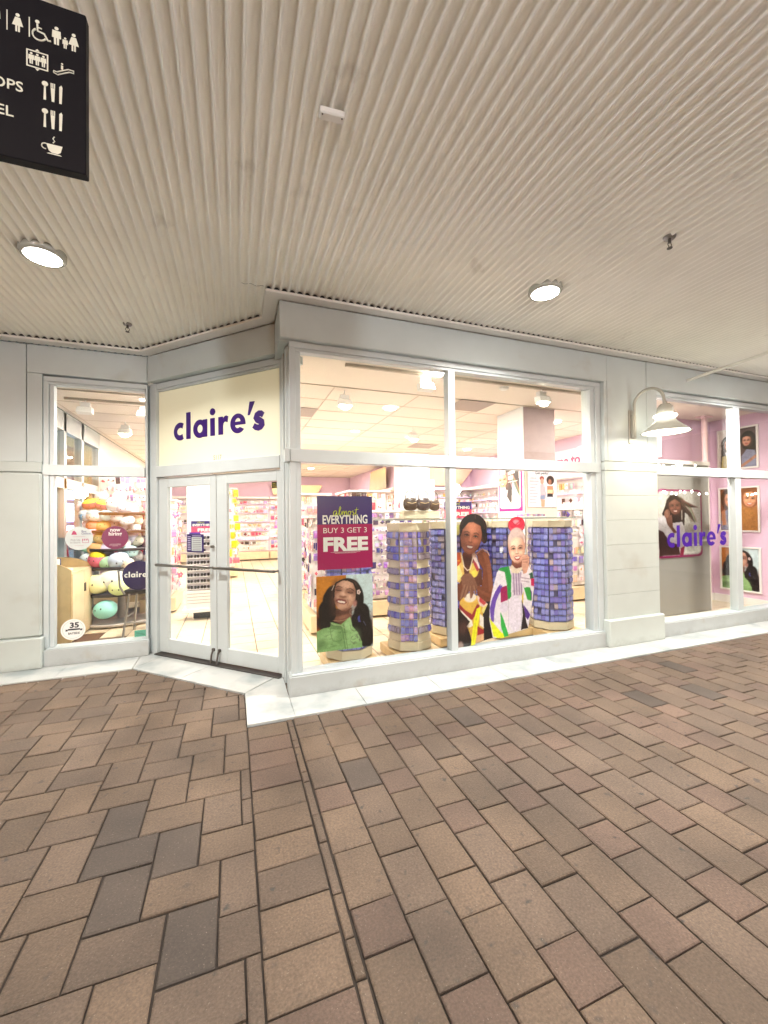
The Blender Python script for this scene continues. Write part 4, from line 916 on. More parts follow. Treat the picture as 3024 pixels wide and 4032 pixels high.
def sale_poster(x0, x1, z0, z1, y, label, name='sale_poster', rz=0.0, full=True, at_=None):
    w, hh = x1-x0, z1-z0; cx = (x0+x1)/2
    t = empty(name, (cx, y, z0), rz, label=label, cat='poster')
    k = w/0.56
    zt = hh*0.612 if full else hh*0.52
    MB().box(-w/2, w/2, 0, 0.002, zt, hh).build('navy_half', PNAVY, t); MB().box(-w/2, w/2, 0, 0.002, 0, zt-0.0002).build('berry_half', PBERRY if full else PRED, t)
    if full:
        script_word(PLIME, t, -0.125*k, hh*0.735, 0.046*k)
        text('lettering', 'EVERYTHING', 0.118*k, PW, t, (0, -0.0012, zt+0.008*k), bold=0.022, fit=0.455*k)
        text('lettering', 'BUY 3 GET 3', 0.074*k, PW, t, (0, -0.0012, zt-0.083*k), bold=-0.004, fit=0.44*k)
        text('lettering', 'FREE', 0.180*k, PW, t, (0, -0.0012, zt-0.255*k), bold=0.045, fit=0.455*k)
        b = MB()
        for i, ww in enumerate((0.30, 0.22)): b.box(-ww/2*k, ww/2*k, -0.0012, -0.0002, zt-(0.274+0.009*i)*k, zt-(0.2715+0.009*i)*k)
        b.build('small_print', PW, t)
    else:
        script_word(PLIME, t, -0.13*k, zt+hh*0.30, 0.03*k)
        text('lettering', 'EVERYTHING', hh*0.26, PW, t, (0, -0.0012, zt+0.01), bold=0.03, fit=w*0.86)
        text('lettering', 'FREE', hh*0.34, PW, t, (w*0.08, -0.0012, hh*0.12), bold=0.04, fit=w*0.62)
    return t
sale_poster(0.749, 1.306, 1.123, 1.834, GY+0.006, 'navy and berry poster reading EVERYTHING BUY 3 GET 3 FREE on the window')
P = Paint(187, 470, 1355, 1745, 170, 0.566, 0.722); woman_green(P).grain(0.02)
t = empty('portrait_poster', (1.018, GY+0.006, 0.70), label='poster of a smiling woman in a green jacket, below the sale poster', cat='poster')
P.build('print', t, (0, 0, 0)); sheet('backing', 0.566, 0.722, PW, t, (0, 0.0012, 0))
# two girls cut-out print
P = Paint(228, 980, 285, 1345, 210, 0.0, 0.0+1, (0.4, 0.2, 0.15), 0.0) if False else None
gw = 1.065; gh = 1.50
P = Paint(228, 980, 285, 1345, 260, gw, gw*1060/752, (0.3, 0.15, 0.12), 0.0)
SK1 = (0.58, 0.35, 0.26); SK2 = (0.86, 0.66, 0.58); H1 = (0.09, 0.055, 0.055)
# left girl
def ZZ(pts): return [(213+.8769*x, 237+.8769*y) for x, y in pts]
def zp(pts, c, a=1.0): P.poly(ZZ(pts), c, a)
def zl(pts, w, c, a=1.0): P.line(ZZ(pts), w*.8769, c, a)
def ze(cx, cy, rx, ry, c, rot=0, soft=0.4, a=1.0): (q,) = ZZ([(cx, cy)]); P.ell(q[0], q[1], rx*.8769, ry*.8769, c, rot, soft, a)
ze(52, 200, 24, 48, (0.80, 0.80, 0.45), 8, 0.1); ze(208, 190, 142, 130, H1, 8, 0.05); ze(312, 240, 38, 90, H1, -8, 0.08)
zp([(25, 880), (110, 880), (300, 860), (392, 780), (402, 1180), (300, 1195), (30, 1250)], (0.10, 0.06, 0.07))
zp([(100, 400), (205, 410), (215, 520), (290, 560), (292, 700), (60, 720), (60, 520)], (0.36, 0.19, 0.14)); ze(155, 470, 50, 60, (0.24, 0.12, 0.10), 0, 0.9, 0.8)
zp([(235, 405), (300, 382), (362, 425), (386, 520), (400, 620), (410, 750), (372, 850), (300, 855), (240, 800), (232, 700), (288, 706), (298, 560), (252, 470)], (0.46, 0.25, 0.17)); zl([(320, 420), (358, 520), (372, 640), (380, 740)], 40, (0.62, 0.37, 0.26), 0.45); zl([(250, 740), (320, 780), (370, 800)], 26, (0.60, 0.35, 0.25), 0.4)
zp([(22, 395), (82, 398), (100, 500), (108, 590), (62, 665), (22, 650)], (0.88, 0.72, 0.40)); zp([(22, 395), (70, 400), (80, 480), (40, 520), (22, 500)], (0.76, 0.30, 0.14)); zp([(22, 520), (60, 510), (90, 600), (50, 650), (22, 620)], (0.94, 0.88, 0.58)); zl([(80, 400), (108, 530)], 9, (0.92, 0.85, 0.80)); zl([(28, 470), (60, 470)], 12, (0.86, 0.60, 0.20))
ze(208, 560, 50, 68, (0.86, 0.74, 0.36), 10, 0.15); zp([(196, 450), (235, 440), (270, 540), (255, 560), (215, 480)], (0.90, 0.84, 0.84)); zp([(200, 470), (232, 500), (262, 560), (240, 575), (205, 510)], (0.66, 0.20, 0.26)); ze(212, 590, 30, 30, (0.93, 0.83, 0.34), 0, 0.3)
zl([(106, 525), (140, 560), (170, 548), (200, 440)], 9, (0.90, 0.83, 0.76)); ze(210, 428, 20, 24, (0.90, 0.80, 0.76), 0, 0.3); zl([(232, 425), (290, 375), (350, 400), (372, 440)], 9, (0.92, 0.78, 0.74), 0.85)
zp([(28, 670), (95, 660), (110, 760), (60, 830), (28, 800)], (0.44, 0.24, 0.17))
zp([(55, 830), (120, 765), (235, 790), (348, 872), (292, 950), (302, 1180), (185, 1222), (150, 1100), (60, 900)], (0.86, 0.68, 0.30)); ze(165, 800, 62, 42, (0.91, 0.86, 0.82), 0, 0.3)
zp([(236, 782), (348, 872), (318, 905), (262, 880), (240, 830)], (0.90, 0.78, 0.74)); zp([(262, 800), (330, 862), (305, 880), (256, 840)], (0.74, 0.24, 0.26)); zp([(290, 900), (345, 875), (300, 955), (280, 930)], (0.88, 0.82, 0.50))
zp([(52, 845), (110, 905), (180, 950), (235, 862), (262, 878), (215, 960), (180, 1000), (110, 960), (52, 885)], (0.58, 0.14, 0.16)); zp([(46, 880), (120, 950), (180, 1005), (190, 1050), (150, 1065), (120, 1050), (160, 1015), (95, 950)], (0.93, 0.90, 0.86))
zp([(40, 890), (95, 945), (158, 1012), (122, 1052), (140, 1100), (165, 1195), (40, 1245)], (0.12, 0.07, 0.08)); ze(90, 1060, 45, 60, (0.34, 0.20, 0.18), 0, 1.0, 0.8); ze(60, 1215, 30, 40, (0.74, 0.62, 0.58), 0, 0.6, 0.8)
zp([(228, 905), (272, 888), (262, 960), (236, 1060), (207, 1222), (163, 1226), (185, 1080), (203, 985)], (0.92, 0.90, 0.16)); zl([(240, 920), (215, 1050), (190, 1200)], 8, (0.80, 0.74, 0.10), 0.6)
zp([(262, 950), (300, 985), (302, 1085), (258, 1052)], (0.92, 0.88, 0.86)); zp([(236, 1058), (302, 1100), (300, 1130), (232, 1140)], (0.62, 0.12, 0.15)); zp([(228, 1140), (300, 1132), (300, 1190), (212, 1210)], (0.84, 0.66, 0.50))
zp([(72, 620), (110, 585), (170, 585), (215, 640), (240, 700), (238, 745), (205, 700), (205, 760), (175, 810), (160, 740), (120, 780), (80, 800), (62, 770), (90, 700)], (0.50, 0.33, 0.26))
for x_, y_, u_, v_ in ((112, 690, 70, 800), (140, 700, 108, 790), (168, 705, 172, 800), (205, 700, 222, 765)): zl([(x_, y_), (u_, v_)], 17, (0.58, 0.40, 0.32)); zl([(x_+12, y_), (u_+12, v_)], 4, (0.30, 0.17, 0.13), 0.7)
face(P, 372, 478, 190, SK1, 10, 0.95, (0.46, 0.17, 0.18), eyes=0.7)
P.ell(300, 500, 50, 110, (0.20, 0.10, 0.08), 0, 1.4, 0.5); P.ell(430, 560, 70, 50, (0.20, 0.10, 0.08), 0, 1.4, 0.4)
P.poly([(275, 470), (282, 390), (330, 330), (412, 305), (480, 345), (508, 430), (500, 500), (478, 470), (462, 390), (412, 328), (350, 360), (300, 410)], H1)
P.line([(412, 298), (414, 330)], 4, (0.45, 0.28, 0.24))
# right girl
P.ell(803, 385, 84, 66, (0.90, 0.30, 0.40), -4, 0.35); P.ell(805, 368, 78, 50, (0.84, 0.20, 0.30), -4, 0.2); P.ell(800, 362, 34, 22, (0.95, 0.55, 0.60), 0, 0.3); P.line([(750, 350), (790, 385), (850, 345)], 10, (0.70, 0.12, 0.22), 0.7)
P.ell(802, 530, 90, 125, (0.83, 0.72, 0.70), 0, 0.08)
WHT = (0.90, 0.86, 0.90)
P.poly([(605, 760), (640, 725), (730, 715), (760, 740), (860, 760), (900, 700), (960, 780), (972, 880), (955, 980), (925, 1130), (900, 1235), (560, 1280), (528, 1130), (535, 1000), (560, 900)], WHT)
P.poly([(640, 722), (722, 716), (745, 800), (735, 960), (690, 990), (700, 860), (680, 760), (615, 740)], (0.22, 0.58, 0.30)); P.poly([(690, 760), (712, 750), (725, 860), (715, 940)], (0.62, 0.82, 0.50))
P.poly([(645, 880), (690, 870), (690, 985), (640, 995)], (0.60, 0.12, 0.35)); P.poly([(550, 985), (590, 905), (655, 860), (650, 900), (600, 960), (570, 1040), (545, 1100), (540, 1040)], (0.42, 0.30, 0.68))
P.poly([(640, 1085), (700, 1270), (668, 1275), (636, 1180)], (0.20, 0.68, 0.28)); P.poly([(535, 1120), (600, 1225), (655, 1275), (600, 1280), (560, 1240)], (0.88, 0.90, 0.20)); P.poly([(740, 740), (860, 790), (850, 960), (760, 960)], (0.80, 0.72, 0.80))
for x in (765, 790, 815, 838): P.line([(x, 770), (x+6, 950)], 6, (0.36, 0.24, 0.42), 0.8)
P.poly([(880, 900), (925, 905), (935, 1000), (905, 985)], (0.26, 0.60, 0.26)); P.poly([(925, 905), (945, 940), (942, 1010), (928, 990)], (0.30, 0.16, 0.50)); P.poly([(868, 1050), (905, 1100), (922, 1120), (905, 1155), (880, 1130)], (0.30, 0.16, 0.52)); P.poly([(845, 960), (862, 930), (858, 1000), (850, 1060)], (0.86, 0.74, 0.25)); P.poly([(935, 830), (968, 835), (966, 885), (945, 880)], (0.72, 0.14, 0.34)); P.poly([(915, 790), (955, 775), (965, 830), (930, 830)], (0.16, 0.34, 0.26))
P.poly([(545, 1140), (535, 1040), (560, 960), (610, 880), (640, 850), (640, 900), (595, 985), (575, 1070), (570, 1150)], (0.40, 0.26, 0.66)); P.poly([(530, 1110), (560, 1150), (640, 1240), (720, 1278), (640, 1284), (565, 1262)], (0.90, 0.91, 0.16)); P.poly([(632, 1075), (660, 1130), (710, 1272), (668, 1280), (640, 1200)], (0.16, 0.66, 0.26)); P.poly([(640, 722), (700, 716), (735, 790), (740, 960), (715, 985), (705, 850), (690, 760)], (0.16, 0.56, 0.26)); P.poly([(640, 890), (700, 870), (706, 985), (640, 1000)], (0.62, 0.08, 0.33)); P.poly([(862, 890), (930, 900), (940, 1010), (900, 1000)], (0.20, 0.60, 0.24)); P.poly([(862, 1040), (900, 1085), (925, 1125), (900, 1165), (872, 1130)], (0.28, 0.12, 0.52)); P.poly([(940, 825), (972, 830), (970, 895), (938, 885)], (0.74, 0.10, 0.32))
P.poly([(842, 990), (862, 1060), (885, 1180), (905, 1235), (862, 1232), (830, 1240), (850, 1120)], (0.13, 0.09, 0.12))
P.ell(775, 1100, 66, 145, (0.90, 0.85, 0.92), 0, 0.06); P.ell(668, 1040, 42, 42, (0.87, 0.82, 0.90), 0, 0.1); P.line([(712, 985), (712, 1120), (705, 1230)], 4, (0.66, 0.60, 0.70), 0.7); P.line([(836, 1010), (838, 1120), (832, 1230)], 4, (0.60, 0.54, 0.66), 0.8)
P.poly([(735, 720), (768, 690), (850, 700), (860, 740), (810, 780), (750, 770)], (0.88, 0.80, 0.72))
P.poly([(755, 640), (850, 640), (848, 730), (790, 738), (752, 705)], (0.45, 0.24, 0.20))
face(P, 803, 590, 160, SK2, -3, 1.25, (0.66, 0.18, 0.20), eyes=0.6)
P.poly([(722, 520), (735, 460), (775, 430), (830, 425), (875, 455), (888, 520), (880, 540), (862, 480), (815, 452), (760, 472), (735, 540)], (0.86, 0.74, 0.72))
P.poly([(850, 640), (900, 630), (925, 660), (920, 720), (895, 780), (862, 790), (850, 720)], (0.84, 0.62, 0.54)); P.line([(852, 640), (905, 632), (922, 655)], 10, (0.88, 0.68, 0.60)); P.line([(856, 668), (912, 664)], 4, (0.58, 0.36, 0.30)); P.line([(860, 690), (908, 690)], 4, (0.58, 0.36, 0.30))
P.poly([(840, 790), (890, 780), (930, 800), (925, 890), (870, 900), (835, 850)], (0.90, 0.84, 0.88)); P.line([(845, 815), (925, 830)], 5, (0.56, 0.44, 0.52)); P.line([(842, 840), (920, 856)], 5, (0.62, 0.50, 0.58))
P.grain(0.018)
t = empty('window_cutout_print', (2.245+gw/2, GY+0.004, 0.165+gw*1060/752/2-0.01), label='cut-out print of two laughing girls in bright patterned clothes on the window', cat='window print')
P.build('print', t, (0, 0, 0))
# round stickers on the narrow window
def sticker(name, x, z, r, mt, y, label, rz=0.0, ry=None):
    t = empty(name, (x, y, z), rz, label=label, cat='sticker')
    n = 40; MB().add([(r*math.cos(2*math.pi*i/n), 0, (ry or r)*math.sin(2*math.pi*i/n)) for i in range(n)], [tuple(range(n))]).build('disc', mt, t)
    return t
SY = 5.668
t = sticker('round_sticker', -1.686, 1.421, 0.136, mat('silver_vinyl', (0.50, 0.56, 0.56), 0.4, var=0.06), SY, 'silver round sticker about buying online, on the narrow left window')
text('lettering', 'Buy', 0.034, PNAVY, t, (0.022, -0.0012, 0.070), align='LEFT'); text('lettering', 'Online', 0.034, PNAVY, t, (0.022, -0.0012, 0.042), align='LEFT')
text('lettering', 'Pick Up', 0.030, PGREY, t, (0.012, -0.0012, -0.028), align='RIGHT'); text('lettering', 'In-Store', 0.030, PGREY, t, (0.012, -0.0012, -0.058), align='RIGHT')
b = MB(); fl(b, [(-0.075, 0.042), (-0.06, 0.085), (-0.045, 0.09), (-0.03, 0.07), (-0.02, 0.042)]); fl(b, [(0.033, -0.055), (0.037, -0.055), (0.037, -0.028), (0.033, -0.028)]); fl(b, [(0.091, -0.055), (0.095, -0.055), (0.095, -0.028), (0.091, -0.028)]); fl(b, [(0.037, -0.055), (0.091, -0.055), (0.091, -0.051), (0.037, -0.051)])
for i in range(4): fl(b, [(0.028+i*.019, -0.028), (0.038+i*.019, -0.028), (0.041+i*.015, -0.006), (0.034+i*.015, -0.006)])
for i, w_ in enumerate((0.12, 0.09)): fl(b, [(-w_/2, 0.018-.105*i), (w_/2, 0.018-.105*i), (w_/2, 0.020-.105*i), (-w_/2, 0.020-.105*i)])
b.build('icons', PBERRY, t)
t = sticker('round_sticker', -1.327, 1.419, 0.137, mat('berry_vinyl', lin((0.42, 0.05, 0.28)), 0.35), SY, 'berry red round sticker reading now hiring on the narrow left window')
text('lettering', 'now', 0.060, PW, t, (0, -0.0012, 0.074), bold=0.02); text('lettering', 'hiring', 0.060, PW, t, (0, -0.0012, 0.026), bold=0.02)
b = MB()
for i, w_ in enumerate((0.11, 0.12, 0.055)): fl(b, [(-w_/2, -0.078-.011*i), (w_/2, -0.078-.011*i), (w_/2, -0.076-.011*i), (-w_/2, -0.076-.011*i)])
b.build('small_print', PW, t)
t = sticker('round_sticker', -1.745, 0.372, 0.120, mat('white_vinyl', (0.78, 0.80, 0.78), 0.4), SY, 'white round sticker reading 35 BAYSIDE low on the narrow left window')
b = MB(); n = 36
b.add([(r*math.cos(2*math.pi*i/n), -0.0008, r*math.sin(2*math.pi*i/n)) for r in (0.098, 0.104) for i in range(n)], [(i, (i+1) % n, n+(i+1) % n, n+i) for i in range(n)]); b.build('ring', mat('pale_ring', (0.55, 0.60, 0.58), 0.4), t)
INK = mat('print_black', (0.02, 0.02, 0.03), 0.5)
text('lettering', '35', 0.082, INK, t, (0.012, -0.0014, 0.022), bold=0.035, xs=1.15); text('lettering', 'BAYSIDE', 0.034, INK, t, (0.008, -0.0014, -0.055), bold=0.015, xs=0.88)
b = MB(); fl(b, [(-0.050, -0.008), (0.066, -0.008), (0.066, 0.010), (-0.050, 0.010)]); fl(b, [(-0.052, -0.016), (-0.078, -0.016), (-0.068, -0.006), (-0.078, 0.004), (-0.052, 0.004)]); fl(b, [(0.068, -0.016), (0.094, -0.016), (0.084, -0.006), (0.094, 0.004), (0.068, 0.004)]); b.build('ribbon', INK, t)
t = empty('green_sticker', (-1.068, SY, 0.254), label='small green rectangular sticker at the lower right of the narrow window', cat='sticker')
sheet('label_sheet', 0.125, 0.078, mat('sticker_green', lin((0.36, 0.64, 0.55)), 0.4), t, (0, 0, 0)); b = MB()
for i in range(3): b.box(-0.045, 0.045-0.012*i, -0.0012, -0.0003, -0.022+0.018*i, -0.016+0.018*i)
b.build('small_print', mat('dark_green', (0.03, 0.14, 0.10), 0.5), t)
def ntag(o): return o
def nl(u, dv, z): x, y, _ = NM(u, V0+dv); return (x, y, z)
t = empty('black_sticker', nl(-2.803, 0.034, 1.972), NR, label='small black sticker in the top right corner of the right door', cat='sticker')
sheet('label_sheet', 0.078, 0.066, mat('sticker_black', (0.03, 0.028, 0.01), 0.4), t, (0, 0, 0)); b = MB()
for i in range(3): b.box(-0.026, 0.026-0.008*i, -0.0012, -0.0003, -0.020+0.016*i, -0.015+0.016*i)
b.build('small_print', mat('ochre', (0.30, 0.24, 0.04), 0.5), t)
t = empty('hours_notice', nl(-3.968, 0.034, 1.348), NR, label='dark purple opening hours notice on the left door glass', cat='notice')
DP = mat('notice_purple', lin((0.15, 0.08, 0.35)), 0.3)
MB().cbox(-0.136, 0.136, 0, 0.004, -0.105, 0.105, c=0.0015).build('card', DP, t); MB().cbox(-0.10, 0.085, 0, 0.004, 0.106, 0.128, c=0.001).build('tab', mat('notice_violet', lin((0.35, 0.27, 0.62)), 0.3), t)
MB().box(-0.055, 0.108, -0.0015, -0.0003, -0.088, 0.070).build('times_panel', mat('notice_grey', (0.50, 0.56, 0.55), 0.4), t)
b = MB()
for i in range(7): b.box(-0.040, 0.095, -0.0025, -0.0016, -0.080+0.0215*i, -0.071+0.0215*i)
b.build('time_lines', PGREY, t); b = MB()
for i in range(8): b.box(-0.120, -0.072, -0.0025, -0.0003, -0.080+0.0215*i, -0.072+0.0215*i)
b.box(-0.045, 0.10, -0.0025, -0.0003, 0.082, 0.089); b.build('day_lines', mat('lilac_print', (0.55, 0.50, 0.72), 0.5), t)
# window word on the right window
t = empty('window_lettering', (5.520, GY-0.014, 1.168), label='purple word claire\'s stuck on the right hand window', cat='window lettering')
word('letter', 0.190, DECALP, t, (0, 0, 0), ext=0.0006, xs=0.945)
# ------------------------------------------------------------------ right bay: grey panel, posters, framed pictures
t = empty('display_partition', (0, 0, 0), label='grey free-standing panel behind the right hand window', cat='partition')
part('panel', GREYP, t, (5.55, 7.435, 4.50, 4.55, 0.012, 1.18)); part('panel', GREYP, t, (5.55, 7.435, 4.50, 4.55, 1.184, 2.42))
part('edge_trim', mat('clear_edge', (0.72, 0.66, 0.62), 0.2), t, (7.436, 7.455, 4.495, 4.555, 0.012, 2.42), (5.55, 7.44, 4.492, 4.499, 1.165, 1.195), (5.55, 7.455, 4.48, 4.57, 2.421, 2.48))
SP = Paint(605, 1035, 55, 715, 150, 1.06, 1.10, (0.52, 0.05, 0.30), 0.0)
def rr(x0, x1, y0, y1, r):
    o = []
    for (cx, cy, a0) in ((x1-r, y1-r, 0), (x0+r, y1-r, 90), (x0+r, y0+r, 180), (x1-r, y0+r, 270)):
        o += [(cx+r*math.cos(rad(a0+15*k)), cy+r*math.sin(rad(a0+15*k))) for k in range(7)]
    return o
SP.poly(rr(606, 1034, 58, 712, 46), (0.50, 0.05, 0.30)); SP.poly(rr(618, 1021, 76, 690, 40), (0.66, 0.65, 0.63))
SP.ell(640, 200, 60, 130, (0.80, 0.78, 0.75), 0, 0.9, 0.8)
hr = (0.14, 0.10, 0.10)
SP.poly([(735, 115), (790, 112), (840, 150), (900, 185), (1005, 235), (920, 235), (870, 215), (930, 290), (965, 385), (900, 310), (868, 280), (860, 400), (830, 420), (690, 400), (655, 290), (680, 230), (700, 160)], hr)
SP.strands([(800, 130), (850, 180), (900, 240), (950, 370)], 60, (0.3, 0.2, 0.19), 12, 0.6); SP.strands([(840, 160), (900, 195), (990, 232)], 20, (0.3, 0.2, 0.19), 6, 0.6)
SP.poly([(615, 330), (690, 300), (740, 380), (840, 370), (860, 430), (880, 600), (830, 690), (620, 690)], (0.74, 0.72, 0.74)); SP.poly([(615, 440), (660, 460), (720, 560), (800, 590), (815, 685), (625, 690)], (0.24, 0.12, 0.11))
SP.poly([(680, 300), (745, 300), (752, 420), (790, 470), (760, 480), (700, 390)], (0.40, 0.26, 0.22)); SP.ell(700, 290, 26, 42, (0.52, 0.36, 0.30), 10)
face(SP, 775, 225, 112, (0.36, 0.23, 0.19), -4, 1.1, (0.40, 0.15, 0.16), eyes=0.5)
SP.poly([(718, 190), (732, 140), (775, 122), (825, 150), (838, 210), (820, 180), (775, 150), (735, 175)], hr)
SP.line([(838, 260), (838, 350)], 8, (0.80, 0.78, 0.74), 0.8)
SP.poly([(862, 600), (1020, 588), (1010, 660), (985, 676), (850, 678)], (0.82, 0.82, 0.80))
for k in range(4): SP.line([(880, 615+14*k), (990-10*k, 608+14*k)], 3, (0.4, 0.4, 0.42), 0.7)
SP.poly([(820, 625), (858, 605), (845, 690), (815, 690)], (0.52, 0.06, 0.20)); SP.grain(0.03)
t = empty('rounded_poster', (6.712, 4.486, 1.470), label='poster of a woman with flying hair in a rounded berry frame on the grey panel', cat='poster')
SP.build('print', t, (0, 0, 0))
def frame_pic(z0, z1, label, fn):
    t = empty('framed_picture', (8.434, 4.612, (z0+z1)/2), rad(-90), label=label, cat='framed picture', group='framed photographs on the pink wall')
    w, hh = 0.63, z1-z0
    b = MB(); f = 0.028
    b.cbox(-w/2, w/2, -0.03, -0.001, hh/2-f, hh/2, c=0.003); b.cbox(-w/2, w/2, -0.03, -0.001, -hh/2, -hh/2+f, c=0.003); b.cbox(-w/2, -w/2+f, -0.03, -0.001, -hh/2+f+.0005, hh/2-f-.0005, c=0.003); b.cbox(w/2-f, w/2, -0.03, -0.001, -hh/2+f+.0005, hh/2-f-.0005, c=0.003)
    b.build('frame', WHITE, t)
    P = fn(w-2*f, hh-2*f); P.grain(0.02).build('print', t, (0, -0.006, 0)); return t
def pic1(w, h):
    P = Paint(0, 100, 0, 118, 90, w, h, (0.82, 0.80, 0.78)); P.poly([(58, 0), (100, 0), (100, 118), (58, 118)], (0.34, 0.26, 0.27))
    P.ell(27, 42, 22, 26, (0.17, 0.12, 0.11)); P.poly([(6, 50), (16, 60), (20, 118), (2, 118)], (0.17, 0.12, 0.11)); P.poly([(8, 78), (40, 72), (52, 118), (4, 118)], (0.66, 0.60, 0.36)); P.poly([(22, 62), (40, 62), (44, 118), (26, 118)], (0.66, 0.50, 0.42)); face(P, 28, 46, 26, (0.72, 0.54, 0.46), 0, 0.5); P.line([(8, 40), (18, 26), (36, 24), (46, 34)], 3, (0.5, 0.5, 0.5))
    P.ell(78, 38, 20, 28, (0.14, 0.10, 0.09)); P.ell(88, 56, 12, 24, (0.14, 0.10, 0.09)); P.poly([(60, 84), (74, 64), (96, 70), (100, 118), (60, 118)], (0.52, 0.54, 0.64)); P.line([(62, 112), (80, 100), (96, 88)], 8, (0.66, 0.48, 0.40)); face(P, 74, 40, 22, (0.68, 0.50, 0.42), 4, 0.5)
    return P
def pic2(w, h):
    P = Paint(0, 100, 0, 126, 90, w, h, (0.46, 0.26, 0.17)); P.poly([(56, 0), (100, 0), (100, 126), (56, 126)], (0.70, 0.50, 0.30))
    P.ell(28, 32, 27, 36, (0.20, 0.12, 0.08)); P.poly([(2, 74), (20, 62), (44, 62), (54, 80), (54, 126), (0, 126)], (0.50, 0.52, 0.62)); P.poly([(2, 70), (12, 60), (16, 110), (4, 112)], (0.72, 0.50, 0.36)); P.ell(34, 108, 16, 14, (0.78, 0.76, 0.76), 0, 0.6)
    face(P, 30, 36, 36, (0.70, 0.48, 0.34), 0, 1.7, (0.45, 0.12, 0.12)); P.poly([(60, 60), (98, 56), (100, 126), (58, 126)], (0.66, 0.46, 0.24)); P.ell(80, 24, 26, 34, (0.50, 0.30, 0.18)); face(P, 79, 34, 34, (0.76, 0.55, 0.42), 6, 1.2); return P
def pic3(w, h):
    P = Paint(187, 470, 1355, 1745, 90, w, h); return woman_green(P)
frame_pic(2.40, 3.145, 'topmost framed photograph of two dark haired women on the pink wall', pic1)
frame_pic(1.290, 2.090, 'middle framed photograph of two laughing girls on the pink wall', pic2)
frame_pic(0.238, 1.030, 'lowest framed photograph of one woman before orange and white on the pink wall', pic3)
o = MB().tube([(7.86, 4.80, 2.5), (7.86, 4.80, IC)], 0.045, 14).build('support_pole', mat('pole_pink', lin((0.95, 0.83, 0.84)), 0.4)); tag(o, 'thin pale pole rising to the ceiling behind the grey panel', 'pole')
b = MB().tube([(7.86, 4.80, 0.01), (7.86, 4.80, 2.5)], 0.03, 12); o2 = b.build('lower_pole', MATS['pole_pink'], o)
MB().cbox(7.74, 7.98, 4.72, 4.88, IC-0.02, IC-0.0, c=0.003).build('ceiling_plate', MATS['pole_pink'], o)
def tilted_mirror(pts, y, label, name='angled_mirror', img=0):
    """leaning mirror shape on a wall facing -Y, pts in (x,z)"""
    MIR = mat('tinted_mirror', (0.90, 0.74, 0.52), 0.18, metal=0.55, var=0.12, scale=1.4)
    cx = sum(p[0] for p in pts)/len(pts); cz = sum(p[1] for p in pts)/len(pts)
    t = empty(name, (cx, y, cz), label=label, cat='wall mirror')
    b = MB(); n = len(pts); vs = [(p[0]-cx, -0.12-(0.14 if p[1] > cz else 0.0), p[1]-cz) for p in pts]+[(p[0]-cx, -0.001, p[1]-cz) for p in pts]
    b.add(vs, [tuple(range(n))]); b.build('mirror_face', MIR, t)
    b = MB(); b.add(vs, [(i, n+i, n+(i+1) % n, (i+1) % n) for i in range(n)]); b.build('mirror_side', PINK, t); return t
# ------------------------------------------------------------------ merchandise
PINKS = [lin(c) for c in ((0.95, 0.62, 0.72), (0.93, 0.45, 0.60), (0.98, 0.82, 0.84), (0.97, 0.93, 0.92), (0.90, 0.72, 0.85), (0.98, 0.86, 0.66), (0.86, 0.30, 0.44), (0.75, 0.62, 0.86))]
MIXED = [lin(c) for c in ((0.96, 0.94, 0.92), (0.94, 0.60, 0.70), (0.62, 0.58, 0.84), (0.97, 0.80, 0.35), (0.90, 0.42, 0.36), (0.35, 0.30, 0.60), (0.98, 0.88, 0.86), (0.60, 0.80, 0.86), (0.20, 0.17, 0.20), (0.85, 0.70, 0.55), (0.96, 0.90, 0.80))]
GOLDS = [lin(c) for c in ((0.96, 0.86, 0.66), (0.98, 0.94, 0.86), (0.88, 0.66, 0.40), (0.96, 0.92, 0.96), (0.84, 0.74, 0.90), (0.30, 0.20, 0.18), (0.93, 0.80, 0.78))]
LILAC = [lin(c) for c in ((0.72, 0.62, 0.84), (0.84, 0.74, 0.90), (0.36, 0.30, 0.58), (0.92, 0.88, 0.94), (0.55, 0.45, 0.75), (0.25, 0.22, 0.30))]
DARKS = [lin(c) for c in ((0.10, 0.09, 0.10), (0.22, 0.18, 0.20), (0.36, 0.26, 0.24), (0.16, 0.14, 0.22))]
SLAT = mat('slatwall_white', (0.80, 0.76, 0.74), 0.45)
RAIL = mat('price_rail', lin((0.86, 0.78, 0.93)), 0.4)
OCT = [(0, 0, 1), (1, 0, 0), (0, 1, 0), (-1, 0, 0), (0, -1, 0), (0, 0, -1)]
OF = [(0, 4, 1), (0, 1, 2), (0, 2, 3), (0, 3, 4), (5, 1, 4), (5, 2, 1), (5, 3, 2), (5, 4, 3)]
def blob(g_, x, y, z, rx, ry, rz_, c, M): g_.add([M @ Vector((x+a*rx, y+b_*ry, z+d*rz_)) for a, b_, d in OCT], OF, c)
WC = lin((0.93, 0.90, 0.91))
